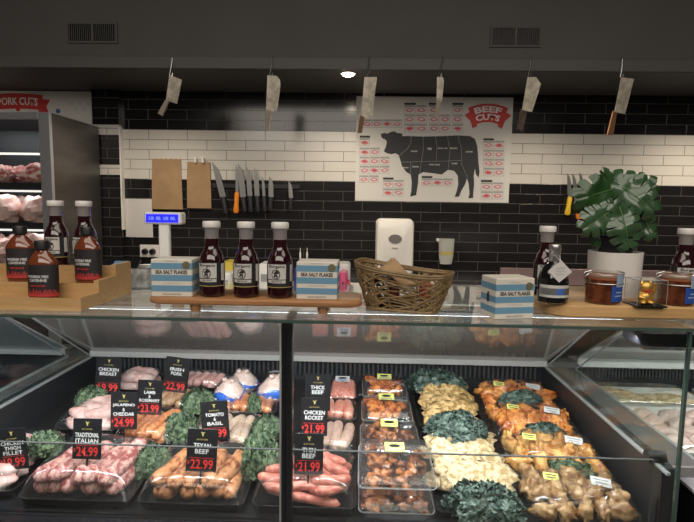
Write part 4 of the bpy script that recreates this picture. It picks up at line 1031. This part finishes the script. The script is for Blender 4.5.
# row three
saus_tray(-.70, -.545, 1.55, 1.69, 'black tray of yellowish tan sausages behind the lamb and rosemary card', 5, .015, m_lamb, 'yellowish tan sausage in the lamb and rosemary tray', 'lamb and rosemary sausages', two=False, ang=-10, arch=.012, lift=.004)
saus_tray(-.46, -.26, 1.545, 1.655, 'black tray of orange sausages below the bagged whole chickens', 6, .0145, m_jala, 'orange sausage in the tray below the bagged chickens', 'tomato and basil sausages', two=False, ang=4, arch=.012)
saus_tray(-.175, -.005, 1.515, 1.635, 'black tray of salmon coloured sausages beside the chicken rocket card', 5, .017, m_salmon, 'plump salmon coloured sausage beside the chicken rocket card', 'salmon coloured sausages', ang=3, arch=.012)
# row four
saus_tray(-.675, -.475, 1.70, 1.81, 'black tray of pink pork sausages behind the irish pork card', 6, .0165, m_pork, 'smooth pink sausage in the irish pork tray', 'irish pork sausages', ang=-20, arch=.012, lift=.004)
# chicken fillets
def pieces(t, w, d, n, m_, label, group, name, cat, sz, top=.02, layers=1):
    tm_ = Matrix.Translation(t.location) @ Euler(t.rotation_euler).to_matrix().to_4x4()
    mes = [MB().blob((0, 0, 0), sz, i + len(name), .3).mesh(name, m_, 'all') for i in range(3)]
    cols = max(1, round(math.sqrt(n * w / d)))
    rows = math.ceil(n / cols); k = 0
    for l in range(layers):
        for i in range(n):
            cx = (-1 + (2 * (i % cols) + 1) / cols) * w * (.85 if l == 0 else .65); cy = (-1 + (2 * (i // cols) + 1) / rows) * d * (.85 if l == 0 else .65)
            p = tm_ @ Vector((cx, cy, .006 + sz[2] * (1 + 1.3 * l)))
            tag(link(name, mes[k % 3], None, p, (BT + rnd.uniform(-.15, .25), rnd.uniform(-.2, .2), rnd.uniform(-.7, .7))), label, cat, group); k += 1
t = tray(-.985, -.83, 1.14, 1.40, 'black tray of raw chicken thighs behind the tilted card at the case end')
pieces(t, .05, .115, 10, m_chick, 'raw pink chicken thigh in the tray at the case end', 'raw chicken thighs', 'chicken_thigh', 'chicken piece', (.032, .026, .015), layers=2); addfilm(t, .059, .128, .025, .062, 2)
t = tray(-.905, -.715, 1.42, 1.60, 'black tray of smooth raw chicken fillets above the traditional italian card')
pieces(t, .08, .078, 6, m_chick, 'smooth pale pink raw fillet above the traditional italian card', 'raw chicken fillets', 'chicken_fillet', 'chicken piece', (.045, .030, .018), layers=2); addfilm(t, .094, .089, .025, .065, 3)
t = tray(-.86, -.70, 1.68, 1.80, 'black tray of raw chicken breast behind the chicken breast card')
pieces(t, .065, .05, 4, m_chick, 'raw chicken breast beside the chicken breast card', 'raw chicken breasts', 'chicken_breast', 'chicken piece', (.042, .030, .020), layers=2); addfilm(t, .079, .059, .025, .07, 4)
# mince trays
def mince(x0, x1, Y0, Y1, lab):
    t = tray(x0, x1, Y0, Y1, 'black tray under ' + lab)
    w, d = (x1 - x0) / 2, (Y1 - Y0) / 2
    m = MB()
    def fn(u, v):
        x = 2 * u - 1; y = 2 * v - 1; k = ((1 - abs(x) ** 6) * (1 - abs(y) ** 6)) ** .5
        return (x * w * .9, y * d * .9, .006 + .036 * k + .004 * noise.noise(Vector((u * 16, v * 12, x0))) * k)
    m.grid(fn, 34, 26); m.grid(lambda u, v: ((2 * u - 1) * w * .9, (1 - 2 * v) * d * .9, .005), 3, 3)
    o = m.build('minced_meat', m_mince, None, 'all', t.location, t.rotation_euler); tag(o, lab, 'minced meat')
    addfilm(t, w * .99, d * .99, .026, .052, 7)
    return t
t = mince(-.105, -.005, 1.655, 1.80, 'pink minced meat with an oval sticker by the thick beef card')
def sticker(t, px, py, w, h, mm, z=.053, txt=None, off=(0, 0)):
    m = MB(); m.box((0, 0, 0), (w, h, .0008)); s = m.build('label_sticker', mm, t, False, (off[0], off[1], z), (R(-12) if False else .1, 0, 0))
    s['label'] = 'printed sticker'
    m = MB(); m.poly([(w * .3 * math.cos(i * PI / 8), h * .18 * math.sin(i * PI / 8)) for i in range(16)], .0003, 0, Matrix.Rotation(-PI / 2, 4, 'X')); m.build('emblem', black_ink, s, False, (0, h * .1, .0008))
    MB().box((0, -h * .28, .0007), (w * .7, h * .14, .0004)).build('print_line', blue_ink if txt == 'b' else grey_ink, s)
sticker(t, 0, 0, .05, .035, card_white, .054, 'b', (-.004, .02))
t = mince(-.185, -.115, 1.655, 1.80, 'pink minced meat mostly hidden behind the thick beef card')
# whole chickens in bags
def chicken():
    t = thing('bagged_chicken', 'x', 'whole chicken')
    def ring(z, rx, ry, n=22, sd=0): return [(rx * math.cos(2 * PI * i / n) * (1 + .06 * noise.noise(Vector((math.cos(2 * PI * i / n) * 2, math.sin(2 * PI * i / n) * 2, z * 20)))), ry * math.sin(2 * PI * i / n), z) for i in range(n)]
    MB().loops([ring(0, .040, .035), ring(.012, .056, .045), ring(.035, .060, .048), ring(.055, .053, .043), ring(.075, .040, .035), ring(.092, .028, .026), ring(.103, .018, .018), ring(.108, .010, .010)]).build('chicken_body', m_skin, t, 'all')
    m = MB()
    m.tube([(-.012, -.01, .10), (-.016, -.012, .118)], [.009, .008], 8); m.tube([(.012, -.01, .10), (.014, -.012, .115)], [.009, .008], 8); m.build('leg_ends', m_skin, t, 'all')
    m = MB()
    def bag_fn(u, v):
        a = 2 * PI * u; z = .004 + v * (.046 + .012 * math.sin(a * 3 + 1)); k = 1.045
        if z < .035: rx = .042 + (.060 - .042) * min(1, z / .03); ry = rx * .8
        else: q = (z - .035) / .04; rx = .060 - .018 * q; ry = .048 - .012 * q
        return (rx * k * math.cos(a), ry * k * math.sin(a), z)
    m.grid(bag_fn, 36, 5); bg = m.build('printed_bag_band', m_bag_blue, t, 'all')
    m = MB(); r_ = random.Random(4)
    for i in range(9):
        a = -PI / 2 + (-1 + i / 4) * 1.1; z = .018 + r_.uniform(0, .03); c = Vector((.0640 * math.cos(a), .0515 * math.sin(a), z))
        m.blob(c, (.006, .003, .004), i, .3, nu=8, nv=5, mi=0 if i % 4 else 1)
    m.build('printed_marks', [m_bagwhite, pinkp], bg)
    MB().loops([ring(0.002, .047, .041), ring(.012, .060, .049), ring(.035, .064, .052), ring(.055, .058, .048), ring(.075, .045, .040), ring(.095, .032, .030), ring(.12, .022, .022)]).build('clear_bag', film, t, 'all')
    return t
ch = chicken()
def put_ch(o, px, Y, top, lab, rz, s):
    p = P(px, top, Y); o.location = (p.x, Y, bedz(Y) + .012); o.rotation_euler = (0, 0, rz); k = (p.z - bedz(Y) - .012) / .115; o.scale = (s * .95, s * .95, k * 1.1); o['label'] = lab; o['group'] = 'bagged whole chickens'
put_ch(ch, 243, 1.73, 371, 'blue bagged whole chicken at the back, behind the other one', .2, 1.0)
c2 = dup(ch, (0, 0, 0)); put_ch(c2, 230, 1.64, 380, 'blue bagged whole chicken in front, above the tomato and basil card', -.2, 1.0)
c3 = dup(ch, (0, 0, 0)); put_ch(c3, 275, 1.67, 376, 'blue bagged whole chicken beside the dark window post', .5, 1.05)

# clamshell packs
def pack(x0, x1, Y0, Y1, m_, label, lift=0, h=.045, lab=True, n=9):
    w = (x1 - x0) / 2; d = (Y1 - Y0) / 2; Yc = (Y0 + Y1) / 2
    t = thing('meat_pack', label, 'meat pack', ((x0 + x1) / 2, Yc, bedz(Yc) + .001 + lift), (BT, 0, 0), 'clear packs of marinated meat')
    m = MB()
    r_ = random.Random(int((x0 + Y0) * 1000))
    for i in range(n * 4):
        cx = r_.uniform(-1, 1) * (w - .024); cy = r_.uniform(-1, 1) * (d - .022); cz = .012 + (h - .026) * r_.random() ** .6
        m.blob((cx, cy, cz), (r_.uniform(.012, .026), r_.uniform(.009, .015), r_.uniform(.008, .012)), i, .5, 2.2, 14, 9, 0, Euler((r_.uniform(-.4, .4), r_.uniform(-.4, .4), r_.uniform(0, 3))).to_matrix().to_4x4())
    m.build('meat_pieces', m_, t, 'all')
    m = MB(); m.loops([rloop(w * .9, d * .9, .015, 0), rloop(w * .97, d * .97, .015, h * .45), rloop(w, d, .015, h * .47), rloop(w, d, .015, h * .53), rloop(w * .95, d * .95, .015, h * .55), rloop(w * .92, d * .92, .015, h * .95), rloop(w * .87, d * .87, .015, h)]); m.build('clear_shell', crystal, t, 'all')
    m = MB(); m.tube(rloop(w, d, .015, h * .5) + [rloop(w, d, .015, h * .5)[0]], .0012, 5); m.build('shell_rim', edgelight, t)
    if lab: sticker(t, 0, 0, .050, .036, mat('lime_label', (.80, .80, .22), .5) if 'lime_label' not in MATS else MATS['lime_label'], h + .001, None, (0, d * .45))
    return t
pack(.012, .165, 1.665, 1.80, m_marin, 'clear pack of bright orange marinated pieces, rearmost of its column', h=.058)
pack(.010, .168, 1.51, 1.65, m_marin, 'clear pack of bright orange marinated pieces, second from the back', h=.058)
pack(.006, .174, 1.335, 1.49, m_marin2, 'clear pack of brown marinated meat, third from the back', h=.058)
pack(.004, .180, 1.112, 1.275, m_marin2, 'clear pack of dark meat at the very front beneath another', h=.042, lab=False)
pack(.002, .186, 1.130, 1.315, m_marin2, 'clear pack of dark brown marinated meat resting on the front pack', lift=.045, h=.048)

# crumbed schnitzels
tr1 = tray(.183, .388, 1.118, 1.475, 'long dark tray of pale crumbed schnitzels at the case front', h=.02)
tr2 = tray(.183, .388, 1.49, 1.815, 'long dark tray of golden crumbed schnitzels at the case back', h=.02)
def schn(n, Ya, Yb_, m_, label, group, sz, zt):
    mes = [MB().blob((0, 0, 0), sz, i + 20, .32, 2.2, 26, 14).mesh('crumbed_schnitzel', m_, 'all') for i in range(4)]
    for i in range(n):
        q = i / (n - 1); Y = Yb_ + (Ya - Yb_) * q
        o = link('crumbed_schnitzel', mes[i % 4], None, (.285 + rnd.uniform(-.012, .012), Y, bedz(Y) + zt + .004 * math.sin(i * 2)), (R(32) + rnd.uniform(-.08, .08), rnd.uniform(-.12, .12), rnd.uniform(-.3, .3)))
        tag(o, label, 'schnitzel', group)
schn(6, 1.50, 1.69, m_crumb, 'golden crumbed schnitzel overlapping others in the back tray', 'golden crumbed schnitzels', (.083, .045, .012), .045)
schn(5, 1.20, 1.37, m_crumb2, 'pale crumbed schnitzel overlapping others in the front tray', 'pale crumbed schnitzels', (.088, .052, .015), .050)
for i in range(4):
    Y = 1.24 + i * .06
    tag(link('crumbed_schnitzel', bpy.data.meshes['crumbed_schnitzel'] if False else [o for o in COL.objects if o.name.startswith('crumbed_schnitzel') and o['group'].startswith('pale')][0].data, None, (.285 + (i % 2 - .5) * .05, Y, bedz(Y) + .028), (.1, 0, .3 * (i % 2))), 'pale crumbed schnitzel overlapping others in the front tray', 'schnitzel', 'pale crumbed schnitzels')

# bagged marinated chicken
def bagpack(x0, x1, Y0, Y1, m_, label, h, seed):
    w = (x1 - x0) / 2; d = (Y1 - Y0) / 2; Yc = (Y0 + Y1) / 2
    t = thing('chicken_pack', label, 'chicken pack', ((x0 + x1) / 2, Yc, bedz(Yc) + .001), (BT, 0, 0), 'film wrapped marinated chicken')
    m = MB(); r_ = random.Random(seed); cols = 5
    for i in range(cols):
        for j in range(4):
            cx = (-1 + (2 * i + 1) / cols) * w * .9 + r_.uniform(-.012, .012); cy = (-.8 + j * .5) * d + r_.uniform(-.008, .008)
            m.blob((cx, cy, h * (.4 + .22 * (j == 1)) + r_.uniform(-.004, .004)), (r_.uniform(.026, .045), r_.uniform(.014, .024), h * r_.uniform(.34, .44)), i * 4 + j + seed, .55, 2.2, 20, 12, 0, Matrix.Rotation(r_.uniform(0, 3), 4, 'Z'))
    m.build('chicken_pieces', m_, t, 'all')
    m = MB()
    def fn(u, v):
        x = 2 * u - 1; y = 2 * v - 1; k = (1 - abs(x) ** 4) * (1 - abs(y) ** 4)
        return (x * w * 1.04, y * d * 1.05, .003 + h * 1.05 * k ** .5 + .010 * noise.noise(Vector((u * 6, v * 4, seed))) * (.3 + k))
    m.grid(fn, 28, 20); m.build('clear_wrap', film, t, 'all')
    for nm, ox, oy, ww, hh, mm, rz in (('price_label', w * .45, -d * .1, .046, .026, card_white, -.25), ('name_label', -w * .45, d * .1, .036, .022, MATS['lime_label'], -.15)):
        s = MB().box((0, 0, 0), (ww, hh, .0008)).build(nm, mm, t, False, (ox, oy, h * 1.09), (.25, .05, rz))
        MB().box((0, hh * .2, .0007), (ww * .75, hh * .15, .0004)).box((0, -hh * .15, .0007), (ww * .6, hh * .12, .0004)).build('print_line', grey_ink if nm == 'price_label' else black_ink, s)
    return t
bagpack(.415, .665, 1.655, 1.80, m_tandoori, 'wrapped deep orange marinated chicken, rearmost of its column', .05, 1)
bagpack(.41, .665, 1.475, 1.62, m_tandoori, 'wrapped orange marinated chicken, second from the back of its column', .058, 2)
bagpack(.405, .667, 1.31, 1.45, m_gold, 'wrapped golden marinated chicken, third from the back of its column', .058, 3)
bagpack(.405, .66, 1.125, 1.285, m_herb, 'wrapped pale herb coated chicken at the front of its column', .055, 4)

# kale
def kale_me(seed, m_, n=260):
    r_ = random.Random(seed); m = MB()
    for k in range(n):
        th = math.acos(1 - r_.random() * .98); ph = r_.uniform(0, 2 * PI); nrm = Vector((math.sin(th) * math.cos(ph), math.sin(th) * math.sin(ph), math.cos(th)))
        rr0 = 1 + .22 * noise.noise(nrm * 2.3 + Vector((seed * 5, 0, 0))); c = Vector((nrm.x * .84 * rr0, nrm.y * .84 * rr0, .14 + nrm.z * .70 * rr0)); q = nrm.to_track_quat('Z', 'Y').to_matrix().to_4x4() @ Matrix.Rotation(r_.uniform(0, 6), 4, 'Z') @ Matrix.Rotation(r_.uniform(-.6, .6), 4, 'X')
        s = r_.uniform(.09, .16); f1 = r_.choice((5, 6, 7)); p1 = r_.uniform(0, 6); vs = [(0, 0, -.08)]; fs = []; ns = 16; nr = 2
        for j in range(1, nr + 1):
            rr_ = j / nr
            for i in range(ns):
                a = 2 * PI * i / ns; wv = math.sin(f1 * a + p1) * .5 * rr_ ** 2 + r_.uniform(-.14, .14) * rr_
                vs.append((rr_ * math.cos(a) * s * (1 + .1 * math.cos(3 * a)), rr_ * math.sin(a) * s, s * wv))
        for i in range(ns): fs.append((0, 1 + i, 1 + (i + 1) % ns))
        for j in range(nr - 1):
            for i in range(ns): fs.append((1 + j * ns + i, 1 + (j + 1) * ns + i, 1 + (j + 1) * ns + (i + 1) % ns, 1 + j * ns + (i + 1) % ns))
        m.add(vs, fs, 0, Matrix.Translation(c) @ q)
    m.blob((0, 0, .3), (.75, .75, .42), seed, .2)
    return m.mesh('kale_bunch', m_, 'all')
kms = [kale_me(1, m_kale), kale_me(2, m_kale), kale_me(3, m_kale2), kale_me(4, m_kale2)]
def kale(px0, py0, px1, py1, Y, label, v=0, z0=None, dd=.8):
    cx_, ex = (px0 + px1) / 2, (px1 - px0) * .08; px0 -= ex; px1 += ex; py0 -= 2
    a = P((px0 + px1) / 2, py0, Y); w = (P(px1, py0, Y).x - P(px0, py0, Y).x) / 2
    zb = P((px0 + px1) / 2, py1, Y - w * .5).z if z0 is None else bedz(Y) + z0
    zb = max(zb, bedz(Y) + .003)
    h = max(.02, a.z - zb)
    o = link('kale_bunch', kms[v], None, (a.x, Y, zb), (0, 0, rnd.uniform(0, 6)), (w * .95, w * .95 * dd if True else 1, h / .95)); 
    o.rotation_euler = (0, 0, rnd.uniform(-.3, .3))
    tag(o, label, 'kale', 'curly kale bunches between the meats')
kale(74, 388, 109, 414, 1.56, 'curly kale below the chicken breast card', 0)
kale(27, 432, 64, 458, 1.28, 'curly kale beside the chicken thigh card', 1)
kale(132, 447, 173, 485, 1.25, 'curly kale between the italian and texan trays', 0)
kale(162, 413, 201, 446, 1.42, 'curly kale beside the tomato and basil card', 1)
kale(180, 391, 216, 416, 1.57, 'curly kale below the bagged chickens, behind the tomato card', 0)
kale(238, 434, 284, 483, 1.25, 'large curly kale bunch by the window post', 1)
kale(250, 417, 284, 442, 1.42, 'curly kale behind the large bunch by the window post', 0)
kale(247, 394, 262, 414, 1.56, 'small kale sprig between the bagged chickens', 1)
kale(211, 410, 234, 424, 1.60, 'curly kale sprig behind the top of the tomato card', 0)
kale(407, 372, 468, 397, 1.74, 'blue green kale behind the golden schnitzels', 2)
kale(424, 415, 489, 443, 1.40, 'blue green kale between golden and pale schnitzels', 3)
kale(446, 486, 526, 530, 1.13, 'blue green kale in front of the pale schnitzels', 2)
kale(497, 392, 545, 408, 1.64, 'kale strip between the two rearmost chicken packs', 3, dd=.45)
kale(518, 424, 568, 446, 1.465, 'kale strip between the orange and golden chicken packs', 2, dd=.5)
kale(546, 461, 596, 490, 1.30, 'kale clump between the golden and herb chicken packs', 1, dd=.6)
kale(74, 465, 93, 476, 1.27, 'tiny kale sprig on the traditional italian sausages', 0, .055)
kale(184, 474, 207, 487, 1.24, 'tiny kale sprig on the texan beef sausages', 1, .052)
kale(115, 432, 135, 441, 1.45, 'tiny kale sprig on the jalapeno sausages', 0, .045)
kale(150, 414, 165, 422, 1.62, 'tiny kale sprig on the lamb sausages', 1, .038)
kale(213, 437, 226, 447, 1.46, 'tiny kale sprig on the pale sausages', 1, .038)
kale(10, 460, 30, 471, 1.30, 'tiny kale sprig on the chicken thighs', 0, .05)

# price cards
def card(px, py, Y, lines, price, label, roll=0, pw=26):
    p = P(px, py, Y); w = pw * (Y * .9945 + .05) / 510; h = w * 1.42
    t = thing('price_card', label, 'price card', (p.x, Y, p.z - h), (R(-6), R(roll), R(2)), 'black price cards')
    bd = MB().box((0, 0, h / 2), (w, .0018, h), bev=.0004).build('card_board', card_black, t)
    zb = bedz(Y) + .003 - (p.z - h)
    MB().bb((-.002, .001, zb), (.002, .003, .03)).bb((-.014, -.008, zb), (.014, .012, zb + .003)).build('stand', blackp, t)
    m = MB()
    m.poly([(q[0] * .7, q[1] * .7) for q in ((-.008, .010), (-.0035, .0055), (-.002, -.003), (0, -.006), (.002, -.003), (.0035, .0055), (.008, .010), (.003, .0085), (0, .0065), (-.003, .0085))], .0006, 0, Matrix.Translation((0, -.0009, h - .014)))
    m.build('emblem', gold_ink, t)
    text('shop_name', 'BUTCHER', gold_ink, t, (0, -.0012, h - .0255), w * .36, .0032, 0)
    n = len(lines); lh = .0135
    z = h - .040 if n <= 2 else h - .037
    for i, s in enumerate(lines):
        ww = min(w * .88, len(s) * w * .12) if s != '&' else w * .09
        hh = (lh * .86) if n < 3 else lh * .74
        text('lettering', s, card_white, t, (0, -.0012, z - i * (hh * 1.22)), ww * .94, hh * .95, .018)
    MB().bb((-w * .4, -.0014, .0335), (w * .4, -.0009, .0341)).build('rule_line', card_red, t)
    if price: text('price_digits', price[1:], card_red, t, (w * .02, -.0012, .019), w * .74, .023, .01)
    if price: text('currency_mark', '$', card_red, t, (-w * .42, -.0012, .022), w * .07, .009, .01)
card(106, 358, 1.58, ['CHICKEN', 'BREAST'], '$19.99', 'chicken breast price card against the rear grille', 3, pw=26)
card(173.5, 358, 1.62, ['IRISH', 'PORK'], '$22.99', 'irish pork price card leaning by the rear grille', 7, pw=25)
card(148, 381, 1.46, ['LAMB', '&', 'ROSEMARY'], '$23.99', 'lamb and rosemary price card', 2, pw=25)
card(122.5, 393, 1.34, ['JALAPENO', '&', 'CHEDDAR'], '$24.99', 'jalapeno and cheddar price card', 0, pw=27)
card(13, 430, 1.20, ['CHICKEN', 'THIGH', 'FILLET'], '$19.99', 'chicken thigh fillet price card at the case end', -7, pw=30)
card(85, 420, 1.17, ['TRADITIONAL', 'ITALIAN'], '$24.99', 'traditional italian price card', 1, pw=29.5)
card(216, 402.5, 1.34, ['TOMATO', '&', 'BASIL'], '$22.99', 'tomato and basil price card', -5, pw=28)
card(200, 430.5, 1.16, ['TEXAN', 'BEEF'], '$22.99', 'texan beef price card', 3, pw=31)
card(317.5, 375, 1.47, ['THICK', 'BEEF'], None, 'thick beef price card behind the chicken rocket one', 1, pw=26)
card(314, 399, 1.33, ['CHICKEN', 'ROCKET'], '$21.99', 'chicken rocket price card in front of the thick beef card', 1, pw=27)
card(308.5, 435, 1.17, ['THIN', 'BEEF'], '$21.99', 'thin beef price card nearest the glass', 1, pw=29.5)

# neighbour case trays
def ntray(x0, x1, Y0, Y1, label, m_, plabel, group, sz, nm):
    w = (x1 - x0) / 2; d = (Y1 - Y0) / 2; Yc = (Y0 + Y1) / 2
    t = thing('meat_tray', label, 'tray', ((x0 + x1) / 2, Yc, .851)); m = MB(); r = .02; h = .02
    m.loops([rloop(w * .9, d * .9, r, 0), rloop(w, d, r, h), rloop(w, d, r, h + .003), rloop(w * .96, d * .96, r, h + .003), rloop(w * .88, d * .88, r, .003)]); m.build('tray_body', white_m, t, True)
    pieces(t, w * .9, d * .9, 12, m_, plabel, group, nm, 'chicken piece', sz, layers=1); addfilm(t, w, d, .024, .05, 9)
ntray(.80, 1.12, 1.30, 1.62, 'white tray of pale chicken wings beyond the grey sill', m_skin, 'pale chicken wing in the tray beyond the grey sill', 'chicken wings in the corner case', (.045, .022, .016), 'chicken_wing')
ntray(1.14, 1.5, 1.28, 1.62, 'white tray of pink chicken at the far corner of the counter', m_chick, 'pink chicken piece at the far corner of the counter', 'chicken pieces in the corner case', (.05, .03, .018), 'chicken_piece')
ntray(.80, 1.15, 1.64, 1.80, 'white tray of crumbed strips against the corner case grille', m_crumb2, 'crumbed strip against the corner case grille', 'crumbed strips in the corner case', (.055, .012, .010), 'crumbed_strip')
ntray(1.18, 1.5, 1.64, 1.80, 'white tray of pink cutlets against the corner case grille', m_chick, 'pink cutlet against the corner case grille', 'cutlets in the corner case', (.05, .02, .015), 'pink_cutlet')

# ------------------------------------------------------------------ lights
arealight((fx - .6, FY0 + .10, fz - .06), 1.0, .05, 2.6, (R(25), 0, 0), (.95, .97, 1))
for z in fshelf[:2]: arealight((fx - .6, FY0 + .11, z - .04), 1.0, .03, .9, (R(25), 0, 0), (.95, .97, 1))
arealight((0, .1, 3.1), 4.5, 1.2, 48, (0, 0, 0), (1, .90, .78))
arealight((0, -1.6, 2.9), 4.5, 1.0, 62, (R(50), 0, 0), (1, .90, .80))
w = bpy.data.worlds.new('world'); sc.world = w; w.use_nodes = True
w.node_tree.nodes['Background'].inputs[0].default_value = (.5, .48, .46, 1); w.node_tree.nodes['Background'].inputs[1].default_value = .22

vs = sc.view_settings; vs.view_transform = 'Standard'; vs.look = 'None'; vs.gamma = 1; vs.use_curve_mapping = False; vs.exposure = 0.0
sc.cycles.transparent_max_bounces = 40
sc.cycles.max_bounces = 8
sc.cycles.use_denoising = True
sc.cycles.sample_clamp_indirect = 4
